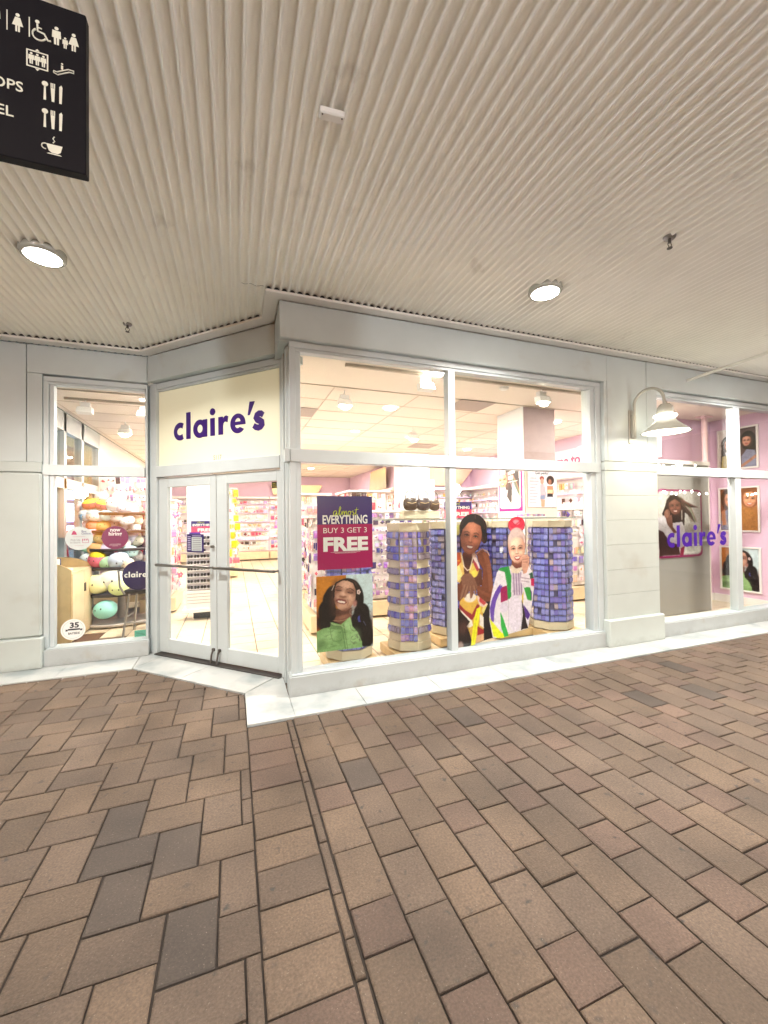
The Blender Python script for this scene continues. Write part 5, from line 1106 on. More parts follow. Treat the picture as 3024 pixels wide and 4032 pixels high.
def goods(g_, w, h_, d_, zt, c, pal, M):
    """one hanging item: header card plus something that sticks out of it"""
    k = random.random()
    if k < 0.35:
        g_.box(-w*.44, w*.44, -d_-0.010, -d_, zt-h_, zt, c, M=M); g_.box(-w*.36, w*.36, -d_-0.020, -d_-0.0105, zt-h_*.92, zt-h_*.34, tuple(v*random.uniform(.5, 1.1) for v in c), M=M)
    elif k < 0.75:
        g_.box(-w*.42, w*.42, -d_-0.006, -d_, zt-h_, zt, WC, M=M)
        for q in range(random.choice((1, 2, 2, 3))): blob(g_, random.uniform(-.2, .2)*w, -d_-0.012, zt-h_*random.uniform(.35, .85), w*random.uniform(.14, .34), 0.014, h_*random.uniform(.08, .22), tuple(v*random.uniform(.6, 1.1) for v in c), M)
    elif k < 0.9:
        blob(g_, 0, -d_-0.02, zt-h_*.55, w*.46, 0.03, h_*.48, c, M); blob(g_, 0, -d_-0.045, zt-h_*.45, w*.2, 0.012, h_*.14, tuple(random.choice(pal)), M)
    else:
        for q in range(3): g_.box(-w*.42+q*w*.3, -w*.22+q*w*.3, -d_-0.012, -d_, zt-h_*random.uniform(.7, 1), zt-h_*.1, tuple(v*random.uniform(.6, 1.1) for v in c), M=M)
def slatwall(x, y, rz, length, z0, z1, label, pal, rows, pw=(0.06, 0.10), dens=0.9, rail_rows=(), shelf=2.42, name='slatwall', depth=0.06, mirror=None, hl=None, hand=None):
    """rack of hooks on a wall; local x along the wall, goods on the -y side"""
    t = empty(name, (x, y, 0), rz, label=label, cat='wall rack')
    n = max(2, int((z1-z0)/0.155)); b = MB()
    hgt = (z1-z0)/n
    for i in range(n):
        MB().box(0, length, 0.0, 0.03, z0+i*hgt+0.004, z0+(i+1)*hgt-0.004).build('slat', SLAT, t)
    b.box(0, length, 0.031, 0.05, z0, z1); b.build('backing', mat('slat_shadow', (0.42, 0.36, 0.34), 0.7), t)
    MB().cbox(-0.01, length+0.01, -0.34, 0.05, z0-0.30, z0-0.02, c=0.006).build('base_cabinet', WOODL, t)
    if shelf: MB().cbox(-0.01, length+0.01, -0.34, 0.05, shelf, shelf+0.075, c=0.004).build('top_shelf', SLAT, t)
    for zr in rail_rows: MB().cbox(0.01, length-0.01, -0.16, -0.001, zr, zr+0.022, c=0.002).build('shelf_rail', RAIL, t)
    g_ = MB()
    for r in range(rows):
        z = z0+0.04+(z1-z0-0.10)*(r+0.5)/rows; rowh = (z1-z0-0.10)/rows
        xx = 0.04; c0 = random.choice(pal); run = 0
        while xx < length-0.06:
            w = random.uniform(*pw)
            if run <= 0: c0 = random.choice(pal); run = random.randint(1, 4)
            run -= 1
            if random.random() < dens:
                h_ = min(rowh*0.88, random.uniform(0.65, 1.0)*rowh*0.88); d_ = random.uniform(0.03, depth+0.05)
                c = tuple(max(0, min(1, v*random.uniform(0.8, 1.1))) for v in c0)
                M = Matrix.Translation((xx+w/2, 0, z)) @ Matrix.Rotation(random.uniform(-.12, .12), 4, 'Y')
                goods(g_, w, h_, d_, rowh*0.44, c, pal, M)
            xx += w*1.06
    o = g_.build('hanging_packets', PACK); o.location = (x, y, 0); o.rotation_euler = (0, 0, rz)
    tag(o, 'rows of small packets hanging on the '+label, 'merchandise', kind='stuff')
    return t
ZS0, ZS1 = 0.36, 2.40
slatwall(6.985, 11.0, rad(-90), 5.7, ZS0, ZS1, 'white slat wall at the far right seen past the column', GOLDS+[lin((0.96, 0.95, 0.97))]*4, 12, (0.07, 0.13), 0.72, (0.62, 0.98, 1.35, 1.72, 2.08))
slatwall(4.75, 11.06, 0, 2.2, ZS0, ZS1, 'pale gold slat wall behind the white column', GOLDS, 11, (0.07, 0.12), 0.9, (0.7, 1.1, 1.5, 1.9, 2.2))
slatwall(4.70, 16.9, rad(-90), 5.8, ZS0, ZS1, 'slat wall running to the far corner with pink and red goods', PINKS+MIXED, 11, (0.08, 0.16), 0.95, (1.2, 1.9))
slatwall(1.35, 16.98, 0, 3.3, ZS0, ZS1, 'back slat wall left of the pink corner', PINKS, 10, (0.10, 0.17), 0.95, (0.9, 1.5, 2.0))
slatwall(-2.4, 16.98, 0, 3.7, ZS0, ZS1, 'back slat wall at the end of the aisle', GOLDS+PINKS+[lin((0.98, 0.96, 0.93))]*6, 11, (0.10, 0.18), 0.92, (0.8, 1.15, 1.5, 1.85, 2.2))
# hanging rack wall section left inside the entrance and gondolas
def gondola(x0, x1, y0, y1, z1, label, pal, rows=9, rz=0.0, name='gondola', sides='SWE', dens=0.92, pw=(0.06, 0.11), base=True):
    t = empty(name, ((x0+x1)/2, (y0+y1)/2, 0), rz, label=label, cat='display rack'); w, d = x1-x0, y1-y0
    MB().cbox(-w/2+0.08, w/2-0.08, -d/2+0.08, d/2-0.08, 0.30, z1, c=0.006).build('core_panel', SLAT, t)
    if base: MB().cbox(-w/2, w/2, -d/2, d/2, 0.05, 0.28, c=0.006).build('base_cabinet', WOODL, t)
    MB().cbox(-w/2, w/2, -d/2, d/2, z1+0.002, z1+0.04, c=0.004).build('top_board', SLAT, t)
    g_ = MB(); rowh = (z1-0.34)/rows
    for sd in sides:
        L = w if sd in 'SN' else d
        for r in range(rows):
            z = 0.34+rowh*(r+0.5); xx = -L/2+0.05; run = 0; c0 = random.choice(pal)
            while xx < L/2-0.05:
                pw_ = random.uniform(*pw)
                if run <= 0: c0 = random.choice(pal); run = random.randint(1, 3)
                run -= 1
                if random.random() < dens:
                    h_ = rowh*random.uniform(0.55, 0.9); dd = random.uniform(0.0, 0.07)
                    A = {'S': Matrix.Translation((xx+pw_/2, -d/2+0.08-dd, z)), 'N': Matrix.Translation((xx+pw_/2, d/2-0.08+dd, z)), 'W': Matrix.Translation((-w/2+0.08-dd, xx+pw_/2, z)) @ Matrix.Rotation(rad(-90), 4, 'Z'), 'E': Matrix.Translation((w/2-0.08+dd, xx+pw_/2, z)) @ Matrix.Rotation(rad(90), 4, 'Z')}[sd]
                    c = tuple(max(0, min(1, v*random.uniform(0.8, 1.1))) for v in c0)
                    goods(g_, pw_, h_, 0.0, rowh*.44, c, pal, A)
                xx += pw_*1.05
    o = g_.build('hanging_packets', PACK); o.location = t.location; o.rotation_euler = (0, 0, rz); tag(o, 'packets hanging on the '+label, 'merchandise', kind='stuff')
    return t
YEL = [lin((0.98, 0.86, 0.10)), lin((0.97, 0.74, 0.08)), lin((0.95, 0.93, 0.30))]
gondola(-0.42, 0.10, 12.0, 14.2, 2.45, 'tall rack with yellow goods beside the aisle', YEL+PINKS[:2]+YEL, 9, pw=(0.12, 0.2), sides='SE')
gondola(0.95, 1.75, 7.6, 9.6, 2.05, 'rack of pink and blue plush items at the right of the aisle', PINKS+MIXED, 9, pw=(0.08, 0.16), sides='SW')
gondola(-1.50, -0.95, 7.9, 8.9, 1.95, 'pink rack behind the sunglasses stand', PINKS, 10, pw=(0.07, 0.13), sides='SEW')
gondola(0.98, 1.62, 5.6, 6.5, 1.62, 'low rack of pink and lilac packets seen left of the posters', LILAC+PINKS, 8, pw=(0.06, 0.11), sides='SW')
gondola(2.0, 2.9, 6.2, 7.4, 1.70, 'dense rack of lilac packets behind the front towers', LILAC, 12, sides='SW')
gondola(2.2, 3.1, 8.0, 9.2, 2.15, 'rack hung with red and orange items in the middle of the shop', [lin(c) for c in ((0.85, 0.25, 0.25), (0.96, 0.72, 0.30), (0.95, 0.86, 0.80), (0.80, 0.20, 0.30), (0.3, 0.2, 0.2), (0.93, 0.70, 0.72))], 9, sides='SWE', pw=(0.08, 0.14))
gondola(5.9, 6.7, 5.9, 6.9, 1.72, 'rack with dark bags near the right wall', GOLDS+MIXED, 8, sides='SWE', pw=(0.08, 0.15))
gondola(3.4, 4.1, 7.6, 8.4, 1.95, 'rack with dark and pink pouches behind the glass top', [lin((0.38, 0.34, 0.44)), lin((0.92, 0.62, 0.80)), lin((0.92, 0.70, 0.84)), lin((0.80, 0.66, 0.56))], 9, sides='SW', pw=(0.08, 0.12))
# the left inner wall of hair pieces and hanging toys, near the plush bin
slatwall(-2.45, 9.36, 0, 1.25, ZS0, 2.55, 'slat wall of hair pieces seen through the narrow window', LILAC+PINKS+PINKS, 12, (0.05, 0.10), 0.97, (), None, depth=0.1)
# mirrors above the racks
tilted_mirror([(4.95, 2.56), (6.55, 2.56), (6.95, 3.12), (4.80, 3.12)], 11.05, 'wide gold toned mirror leaning over the pale gold slat wall')
tilted_mirror([(1.5, 2.56), (3.25, 2.56), (3.45, 2.98), (1.4, 2.98)], 16.98, 'gold toned mirror over the back slat wall left of the pink corner')
MIR = MATS['tinted_mirror']
t = empty('angled_mirror', (4.70, 13.0, 2.80), rad(-90), label='angled mirror reflecting the goods above the slat wall to the far corner', cat='wall mirror')
b = MB(); b.add([(-1.0, -0.10, -0.24), (0.75, -0.10, -0.24), (1.15, -0.25, 0.40), (-0.35, -0.25, 0.40)], [(0, 1, 2, 3)]); b.build('mirror_face', MIR, t)
t = empty('welcome_sign', (6.985, 7.55, 2.72), rad(-90), label='pink welcome to lettering high on the right hand wall', cat='sign')
MB().cbox(-0.9, 2.6, -0.01, 0.0, -0.10, 0.36, c=0.002).build('sign_band', mat('sign_band_white', lin((0.98, 0.88, 0.92)), 0.5), t)
text('lettering', 'welcome to', 0.30, mat('coral', lin((0.93, 0.30, 0.45)), 0.4), t, (0.15, -0.012, 0.02), bold=0.03, ext=0.006, xs=0.95)
# small sale signs
sale_poster(-0.655, -0.30, 1.405, 1.60, 7.33, 'small EVERYTHING FREE sign standing above the sunglasses stand', full=False)
p0 = at(1782, 1976, Y=6.15); p1 = at(1857, 2038, Y=6.15)
sale_poster(p0.x-0.16, p1.x, p1.z, p0.z, 6.15, 'small EVERYTHING FREE sign right of the mullion above the glass top', full=False)
# column posters
CPx = (4.325, 4.925)
P = Paint(885, 1160, 1075, 1440, 90, 0.56, 0.66, (0.86, 0.84, 0.87))
for k in range(9): P.line([(905, 1185+27*k), (905+random.uniform(50, 85), 1185+27*k)], 6, (0.45, 0.45, 0.52), 0.75)
P.ell(1022, 1185, 22, 20, (0.55, 0.28, 0.26)); P.ell(1024, 1212, 18, 26, (0.80, 0.58, 0.52)); P.poly([(1005, 1240), (1050, 1235), (1062, 1330), (1050, 1370), (1005, 1370)], (0.86, 0.66, 0.70)); P.poly([(1005, 1335), (1050, 1330), (1050, 1370), (1005, 1372)], (0.52, 0.56, 0.68)); P.poly([(1008, 1372), (1050, 1372), (1045, 1438), (1012, 1438)], (0.84, 0.60, 0.50))
P.ell(1105, 1200, 38, 40, (0.18, 0.10, 0.10)); P.ell(1100, 1215, 17, 25, (0.60, 0.38, 0.30)); P.poly([(1070, 1250), (1130, 1250), (1138, 1310), (1125, 1345), (1075, 1345)], (0.72, 0.48, 0.38)); P.poly([(1075, 1285), (1128, 1285), (1124, 1318), (1075, 1315)], (0.86, 0.76, 0.60)); P.poly([(1072, 1320), (1125, 1320), (1128, 1350), (1070, 1348)], (0.12, 0.10, 0.16)); P.poly([(1062, 1350), (1130, 1352), (1140, 1436), (1060, 1436)], (0.84, 0.78, 0.84))
t = empty('signup_poster', (4.625, 5.225, 2.085), label='pale poster reading Sign up. Earn points. Get perks! with two girls', cat='poster')
P.grain(0.01).build('print', t, (0, 0, 0))
text('lettering', 'Sign up. Earn points.', 0.062, INK, t, (0, -0.002, 0.255), bold=0.008, fit=0.46); text('lettering', 'Get perks!', 0.062, INK, t, (0.0, -0.002, 0.195), bold=0.008)
P = Paint(640, 840, 1060, 1450, 80, 0.60, 0.72, (0.80, 0.18, 0.55)); P.poly(rr(648, 826, 1040, 1428, 24), (0.93, 0.92, 0.92)); P.poly([(700, 1070), (812, 1080), (820, 1330), (780, 1240), (760, 1180), (750, 1390), (700, 1300)], (0.30, 0.27, 0.27)); P.strands([(730, 1100), (770, 1200), (812, 1340)], 50, (0.55, 0.52, 0.48), 10, 0.7); P.poly([(655, 1240), (720, 1260), (700, 1380), (655, 1400)], (0.85, 0.80, 0.83)); face(P, 672, 1170, 88, (0.86, 0.66, 0.52), -4, 1.3); P.poly([(722, 1100), (780, 1085), (780, 1115), (722, 1125)], (0.95, 0.95, 0.95)); P.poly([(722, 1140), (765, 1135), (765, 1165), (722, 1170)], (0.95, 0.95, 0.95)); P.line([(722, 1190), (800, 1185)], 5, (0.95, 0.95, 0.95))
t = empty('magenta_poster', (4.280, 5.575, 2.06), rad(-90), label='magenta edged poster of a laughing woman on the bright side of the column', cat='poster')
P.build('print', t, (0, 0, 0))
# ------------------------------------------------------------------ glass topped earring display
dt = empty('glass_top_display', (0, 0, 0), label='long glass top resting on the revolving earring towers in the main window', cat='display table')
GT = mat('glass_edge', (0.50, 0.60, 0.54), 0.08, spec=0.8)
b = MB(); pts = [(1.66, 4.40), (1.78, 4.14), (2.05, 4.06), (3.90, 4.06), (4.20, 4.13), (4.40, 4.40), (4.40, 4.95), (4.15, 5.18), (1.95, 5.18), (1.68, 4.90)]
b.prism(pts, 1.584, 1.594); b.build('glass_top', CLEAR, dt)
b = MB(); n = len(pts); c0 = (3.0, 4.62)
ins = [(c0[0]+(x-c0[0])*0.985, c0[1]+(y-c0[1])*0.97) for x, y in pts]
b.add([(x, y, 1.583) for x, y in pts]+[(x, y, 1.596) for x, y in pts]+[(x, y, 1.596) for x, y in ins]+[(x, y, 1.583) for x, y in ins], [q for i in range(n) for q in ((i, (i+1) % n, n+(i+1) % n, n+i), (n+i, n+(i+1) % n, 2*n+(i+1) % n, 2*n+i), (3*n+i, 3*n+(i+1) % n, (i+1) % n, i))]); b.build('glass_edge', GT, dt)
CORE_SHADE = mat('core_gap_shade', (0.09, 0.09, 0.18), 0.4)  # core darkened to paint the shadow in the gaps between cards
TOWC = mat('tower_cream', (0.62, 0.55, 0.40), 0.4, var=0.03)
cardm = []
for k in range(4):
    b = MB(); b.box(-0.026, 0.026, -0.008, -0.006, -0.062, 0.0, mi=0); b.box(-0.027, 0.027, -0.013, -0.0085, -0.050, -0.012, mi=1)
    b.box(-0.012, -0.006, -0.015, -0.0132, -0.040, -0.028, mi=2); b.box(0.006, 0.012, -0.015, -0.0132, -0.040, -0.028, mi=2)
    cardm.append(b.mesh('jewellery_card', [BLUECARD[k], mat('blister_%d' % k, lin([(0.50, 0.52, 0.79), (0.56, 0.57, 0.81), (0.46, 0.44, 0.74), (0.64, 0.60, 0.66)][k]), 0.08, coat=1.0), STEEL]))
for k in range(4): MATS['blister_%d' % k].name = 'blister_film'
card_jobs = []
def tower(cx, cy, rot, label, R=0.265, rows=15, bare=None, style='blue', ztop=1.47, gaps=None):
    t = empty('earring_tower', (cx, cy, 0), label=label, cat='earring rack', group='revolving eight sided earring racks')
    MB().cbox(-0.27, 0.27, -0.27, 0.27, 0.022, 0.125, c=0.006).build('wooden_base', WOOD, t)
    b = MB()
    for sx in (-.2, .2):
        for sy in (-.2, .2): b.cyl((sx, sy), 0.022, 0.006, 0.022, 12)
    b.build('feet', DSTEEL, t)
    oc = lambda r: [(r*math.cos(rad(rot+22.5+45*i)), r*math.sin(rad(rot+22.5+45*i))) for i in range(8)]
    MB().prism(oc(R), 0.14, 0.235).build('bottom_ring', TOWC, t)
    MB().prism(oc(R-0.018), 0.236, ztop).build('core', TOWC if gaps else CORE_SHADE, t)
    MB().prism(oc(R-0.004), ztop+0.001, ztop+0.085).build('top_ring', TOWC, t)
    b = MB(); rh = (ztop-0.25)/rows
    for r in range(rows):
        z = 0.245+rh*(r+1)-0.004; P_ = oc(R-0.016); Q_ = oc(R-0.002)
        n = 8; vs = [(x, y, z-.004) for x, y in P_]+[(x, y, z-.004) for x, y in Q_]+[(x, y, z) for x, y in Q_]+[(x, y, z) for x, y in P_]
        b.add(vs, [q for i in range(n) for q in ((i, (i+1) % n, n+(i+1) % n, n+i), (n+i, n+(i+1) % n, 2*n+(i+1) % n, 2*n+i), (2*n+i, 2*n+(i+1) % n, 3*n+(i+1) % n, 3*n+i))])
    b.build('hook_ledge', TOWC if gaps else CORE_SHADE, t)
    side = 2*(R-0.018)*math.sin(rad(22.5))
    for f in range(8):
        a = rot+45+45*f - 45; ar = rad(a); nx, ny = math.cos(ar), math.sin(ar); ap = (R-0.018)*math.cos(rad(22.5))
        # facing the camera?
        vx, vy = -(cx+nx*ap), -(cy+ny*ap); l = math.hypot(vx, vy); facing = (nx*vx+ny*vy)/l
        if facing < -0.25: continue
        nc = 4 if style != 'sparse' else 3
        for r in range(rows):
            z = 0.245+rh*(r+1)-0.010
            if gaps and gaps(facing, r, nx): continue
            for c in range(nc):
                if random.random() < (0.03 if style == 'blue' else 0.08): continue
                u = (c-(nc-1)/2)*side/nc
                tx, ty = -ny, nx
                px_, py_ = cx+nx*(ap+0.006)+tx*u, cy+ny*(ap+0.006)+ty*u
                k = random.choices([0, 1, 2, 3], [5, 4, 3, 0.8] if facing > 0.9 or not gaps else [1, 1, 1.5, 5])[0]
                q = px_of(px_, py_, z)
                card_jobs.append((facing/(q[2]**2), px_, py_, z, math.atan2(ny, nx)+math.pi/2+random.uniform(-.10, .10), random.uniform(-.16, .03), k, label, min(1.0, side/nc/0.054), rh))
    return t
frontv = lambda cx, cy: math.degrees(math.atan2(-cy, -cx))
def bgaps(f, r, nx):       # alternating bare bands left and right on the second tower, sparse low rows
    if f < 0.90: return r % 2 == 0 and r < 12
    return r in (0, 2) and False
tower(1.915, 4.385, frontv(1.915, 4.385), 'earring tower with bare cream bands, left of the mullion', gaps=bgaps)
tower(1.175, 4.36, frontv(1.175, 4.36)+8, 'earring tower mostly hidden behind the woman poster')
tower(2.64, 4.74, frontv(2.64, 4.74)+14, 'earring tower directly behind the mullion')
tower(3.07, 4.92, frontv(3.07, 4.92)+6, 'earring tower behind the laughing girls, left one')
tower(3.50, 4.74, frontv(3.50, 4.74)-10, 'earring tower behind the laughing girls, right one')
tower(4.03, 4.43, frontv(4.03, 4.43)+20, 'earring tower at the right end of the glass top', R=0.285)
card_jobs.sort(key=lambda j: -j[0])
restc = MB(); near_names = ('left of the mullion', 'right end of the glass top')
cnt = 0; restv = []
ORD = ['first', 'second', 'third', 'fourth', 'fifth', 'sixth', 'seventh', 'eighth', 'ninth', 'tenth', 'eleventh', 'twelfth', 'thirteenth', 'fourteenth', 'fifteenth']
for j in card_jobs:
    _, px_, py_, z, rz, tl, k, lab, sc, rh = j
    zs = min(1.5, rh*1.0/0.062)*random.uniform(0.84, 0.93); sc *= 0.93
    if cnt < 300:
        o = link('jewellery_card', cardm[k], None, (px_, py_, z), (tl, 0, rz)); o.scale = (sc, 1, zs)
        short = lab.replace('earring tower', 'rack').replace('directly ', '').replace('mostly hidden ', '').replace('the laughing girls', 'the girls').replace('right end of the glass top', 'glass top\'s right end')
        row = ORD[min(14, int(round((1.47-0.010-z)/rh)))]
        tag(o, 'violet card, %s row down, %s' % (row, short), 'jewellery card', 'jewellery cards on the '+short); cnt += 1
    else:
        M = Matrix.Translation((px_, py_, z)) @ Matrix.Rotation(rz, 4, 'Z') @ Matrix.Rotation(tl, 4, 'X') @ Matrix.Diagonal((sc, 1, zs, 1))
        restc.box(-0.026, 0.026, -0.008, -0.006, -0.062, 0.0, mi=k, M=M); restc.box(-0.027, 0.027, -0.013, -0.0085, -0.050, -0.012, mi=4+k, M=M)
o = restc.build('jewellery_cards', BLUECARD+[bpy.data.materials[m_.name] for m_ in (MATS['blister_0'], MATS['blister_1'], MATS['blister_2'], MATS['blister_3'])]); tag(o, 'remaining violet jewellery cards on the back sides of the earring racks', 'jewellery cards', kind='stuff')
# handbags on the glass top
def bag(x, y, z, col, label, w=0.16, h=0.13, hang=True, rz=0.0, name='handbag', strap=0.10):
    t = empty(name, (x, y, z), rz, label=label, cat='bag'); m_ = mat('bag_%s' % '_'.join('%02d' % int(c*99) for c in col), col, 0.25, coat=0.4); m_.name = 'bag_leather'
    b = MB(); b.ell((0, 0, h/2), (w/2, w*0.24, h/2), nu=18, nv=10, squash=0.55); b.build('body', m_, t)
    b = MB(); b.tube([(-w*0.36, 0, h*0.85), (-w*0.30, 0, h+strap*0.6), (0, 0, h+strap), (w*0.30, 0, h+strap*0.6), (w*0.36, 0, h*0.85)], 0.006, 8); b.build('strap', m_, t)
    b = MB(); b.tube([(-w*0.30, -w*0.22, h*0.62), (0, -w*0.255, h*0.55), (w*0.30, -w*0.22, h*0.62)], 0.004, 6); b.build('zip', mat('zip_gold', (0.7, 0.52, 0.3), 0.3, metal=0.8), t)
    return t
bag(2.10, 4.72, 1.70, (0.05, 0.035, 0.03), 'leftmost of the three dark bags over the glass top left of the mullion', 0.20, 0.17)
bag(2.29, 4.74, 1.70, (0.06, 0.045, 0.05), 'middle one of the three dark bags over the glass top left of the mullion', 0.20, 0.17)
bag(2.46, 4.76, 1.70, (0.08, 0.055, 0.045), 'rightmost of the three dark bags over the glass top left of the mullion', 0.15, 0.15)
t = empty('bag_stand', (2.28, 4.80, 1.598), label='cream display block carrying the dark bags on the glass top', cat='display stand')
MB().cbox(-0.26, 0.26, -0.04, 0.10, 0, 0.10, c=0.004).build('block', CREAMP, t); MB().cbox(-0.25, 0.25, 0.09, 0.10, 0.101, 0.52, c=0.003).build('back_board', mat('acrylic_white', (0.84, 0.84, 0.86), 0.2), t)
# tray goods at the column foot
for i, (x, c, lb) in enumerate(((4.05, (0.42, 0.42, 0.62), 'grey blue tray of small boxes on the glass top before the column'), (4.28, (0.30, 0.26, 0.42), 'dark lilac tray of small boxes at the right end of the glass top'))):
    t = empty('goods_tray', (x, 4.95, 1.598), label=lb, cat='tray'); MB().cbox(-0.11, 0.11, -0.06, 0.06, 0, 0.012, c=0.002).build('tray_base', WHITE, t)
    for k in range(6): MB().cbox(-0.105+k*0.036, -0.073+k*0.036, -0.05, 0.05, 0.0125, 0.05+random.uniform(-.008, .012), c=0.002).build('small_box', mat('tray_box_%d' % (k % 3+3*i), tuple(v*random.uniform(.6, 1.5) for v in c), 0.3), t)
# black bags at the right
PBAG = lin((0.30, 0.08, 0.55))
bag(5.28, 6.0, 1.22, PBAG, 'shiny purple bag hanging by the right edge of the main window', 0.30, 0.20, strap=0.16)
bag(5.40, 6.1, 1.44, (0.03, 0.025, 0.03), 'black strappy bag hanging above the shiny purple bag', 0.20, 0.20, strap=0.14)
bag(5.36, 5.9, 0.60, (0.012, 0.012, 0.014), 'black backpack hanging low by the right edge of the main window', 0.28, 0.36, strap=0.12, name='backpack')
b = MB()
for s_ in (-1, 1): b.tube([(5.36+s_*0.07, 5.86, 0.66), (5.36+s_*0.08, 5.85, 0.50), (5.34+s_*0.07, 5.85, 0.34)], [0.035, 0.030, 0.022], 10)
o = b.build('black_leggings', BLACK); tag(o, 'pair of black hanging legs below the black backpack', 'leggings')
t = empty('bag_rail', (5.38, 6.18, 0), label='chrome hanging rail carrying the bags at the right edge of the main window', cat='rail')
MB().tube([(0, 0, 0.012), (0, 0, 1.92)], 0.014, 10).build('post', STEEL, t); b = MB()
for z in (1.90, 1.62, 1.12): b.tube([(0, 0, z), (0, -0.28, z-0.01)], 0.008, 8)
b.build('hook_arm', STEEL, t); MB().cbox(-0.2, 0.2, -0.3, 0.2, 0.008, 0.03, c=0.004).build('foot_plate', STEEL, t)
# ------------------------------------------------------------------ sunglasses stand inside the entrance
t = empty('sunglasses_stand', (-0.42, 7.34, 0), label='white revolving stand of dark sunglasses seen through the left door', cat='display stand')
MB().cbox(-0.20, 0.20, -0.10, 0.12, 0.03, 0.135, c=0.004).build('dark_plinth', DARK, t); MB().cbox(-0.36, 0.34, -0.18, 0.20, 0.136, 0.19, c=0.004).build('base_tray', WHITE, t)
MB().cbox(-0.30, 0.30, -0.10, 0.14, 0.1905, 0.47, c=0.004).build('lower_panel', WHITE, t); b = MB()
for z in (0.27, 0.32, 0.37, 0.42): b.box(-0.29, 0.29, -0.104, -0.1005, z, z+0.008)
b.build('panel_groove', mat('groove_grey', (0.30, 0.29, 0.30), 0.6), t)
MB().cbox(-0.30, 0.30, -0.06, 0.14, 0.471, 1.40, c=0.004).build('upper_panel', mat('stand_lilac', (0.66, 0.62, 0.68), 0.4), t)
for r in range(9): MB().cbox(-0.30, 0.30, -0.10, -0.061, 0.50+0.1*r-0.008, 0.50+0.1*r, c=0.002).build('shelf_lip', WHITE, t)
b = MB(); SGM = mat('sunglass_lens', (0.015, 0.012, 0.018), 0.12, coat=0.6)
for s_ in (-1, 1): b.ell((s_*0.021, 0, 0.018), (0.019, 0.008, 0.017), nu=10, nv=6, squash=0.6)
b.box(-0.006, 0.006, -0.005, 0.002, 0.022, 0.028); b.box(-0.042, -0.036, 0, 0.05, 0.024, 0.030); b.box(0.036, 0.042, 0, 0.05, 0.024, 0.030)
sgm = b.mesh('sunglasses', SGM)
for r in range(9):
    for c in range(6):
        if (r, c) in ((6, 3), (5, 5)): continue
        o = link('sunglasses', sgm, None, (-0.42-0.245+0.097*c, 7.34-0.085, 0.50+0.1*r+0.001), (0, 0, random.uniform(-.1, .1))); o.scale = (1.0, 1, 1.5)
        tag(o, 'black sunglasses in the %s row up, %s from the left, on the white stand' % (ORD[r], ORD[c]), 'sunglasses', 'sunglasses on the white stand')
# ------------------------------------------------------------------ checkout cabinet, stool, plush toys
t = empty('wooden_cabinet', (0, 0, 0), label='maple counter cabinet with curved side panels inside the narrow window', cat='cabinet')
b = MB(); prof = [(6.50, 0.02), (7.32, 0.02), (7.32, 1.02), (7.24, 1.05), (6.95, 1.135), (6.72, 1.15), (6.60, 1.10), (6.50, 0.985)]
M = Matrix(((0, 0, 1, 0), (1, 0, 0, 0), (0, 1, 0, 0), (0, 0, 0, 1)))
def sideways(prof, x0, x1):
    n = len(prof); b = MB(); vs = [(x0, y, z) for y, z in prof]+[(x1, y, z) for y, z in prof]
    b.add(vs, [tuple(range(n)), tuple(range(n, 2*n))[::-1]]+[(i, n+i, n+(i+1) % n, (i+1) % n) for i in range(n)]); return b
# long sides run along x: cabinet body x -2.46..-2.02
def frontways(prof, y0, y1):
    n = len(prof); b = MB(); vs = [(x, y0, z) for x, z in prof]+[(x, y1, z) for x, z in prof]
    b.add(vs, [tuple(range(n))[::-1], tuple(range(n, 2*n))]+[(i, (i+1) % n, n+(i+1) % n, n+i) for i in range(n)]); return b
fp = [(-2.47, 0.02), (-2.02, 0.02), (-2.02, 0.965), (-2.07, 1.005), (-2.16, 1.05), (-2.30, 1.085), (-2.47, 1.09)]
frontways(fp, 6.50, 6.52).build('curved_side', WOOD, t); frontways(fp, 7.30, 7.32).build('curved_side', WOOD, t)
MB().box(-2.45, -2.022, 6.521, 7.299, 0.92, 0.94).build('counter_top', WOODL, t); MB().box(-2.45, -2.03, 6.521, 7.299, 0.04, 0.919).build('carcass', WOOD, t)
MB().cbox(-2.029, -2.010, 6.522, 6.975, 0.03, 0.915, c=0.002).build('cabinet_door', WOODL, t); MB().cbox(-2.029, -2.010, 6.981, 7.298, 0.03, 0.915, c=0.002).build('cabinet_door', WOODL, t)
MB().cbox(-2.0095, -1.995, 6.955, 7.0, 0.62, 0.74, c=0.003).build('door_handle', DSTEEL, t)
b = MB()
for y in (6.56, 7.26): b.cyl((-2.06, y), 0.025, 0.004, 0.03, 12)
b.build('caster', DSTEEL, t); MB().box(-2.20, -2.12, 6.8, 6.9, 0.9405, 0.965).build('tape_roll', WHITE, t)
st = empty('high_stool', (-1.20, 6.72, 0), rad(-8), label='grey metal high stool with a round navy claire\'s back', cat='stool')
SG = mat('stool_grey', (0.30, 0.29, 0.27), 0.35, metal=0.4)
b = MB()
for x, y in ((-0.22, -0.20), (0.22, -0.20), (-0.22, 0.20), (0.22, 0.20)):
    MB().tube([(x, y, 0.008), (x*0.72, y*0.72, 0.60)], 0.016, 8).build('leg', SG, st)
MB().tube([(-0.21, -0.19, 0.2), (0.21, -0.19, 0.2)], 0.009, 8).build('footrest', SG, st); MB().tube([(-0.21, -0.19, 0.27), (-0.21, 0.19, 0.27)], 0.009, 8).build('footrest', SG, st); MB().tube([(0.21, -0.19, 0.27), (0.21, 0.19, 0.27)], 0.009, 8).build('footrest', SG, st)
MB().cbox(-0.22, 0.22, -0.20, 0.22, 0.60, 0.655, c=0.02).build('seat', BLACK, st)
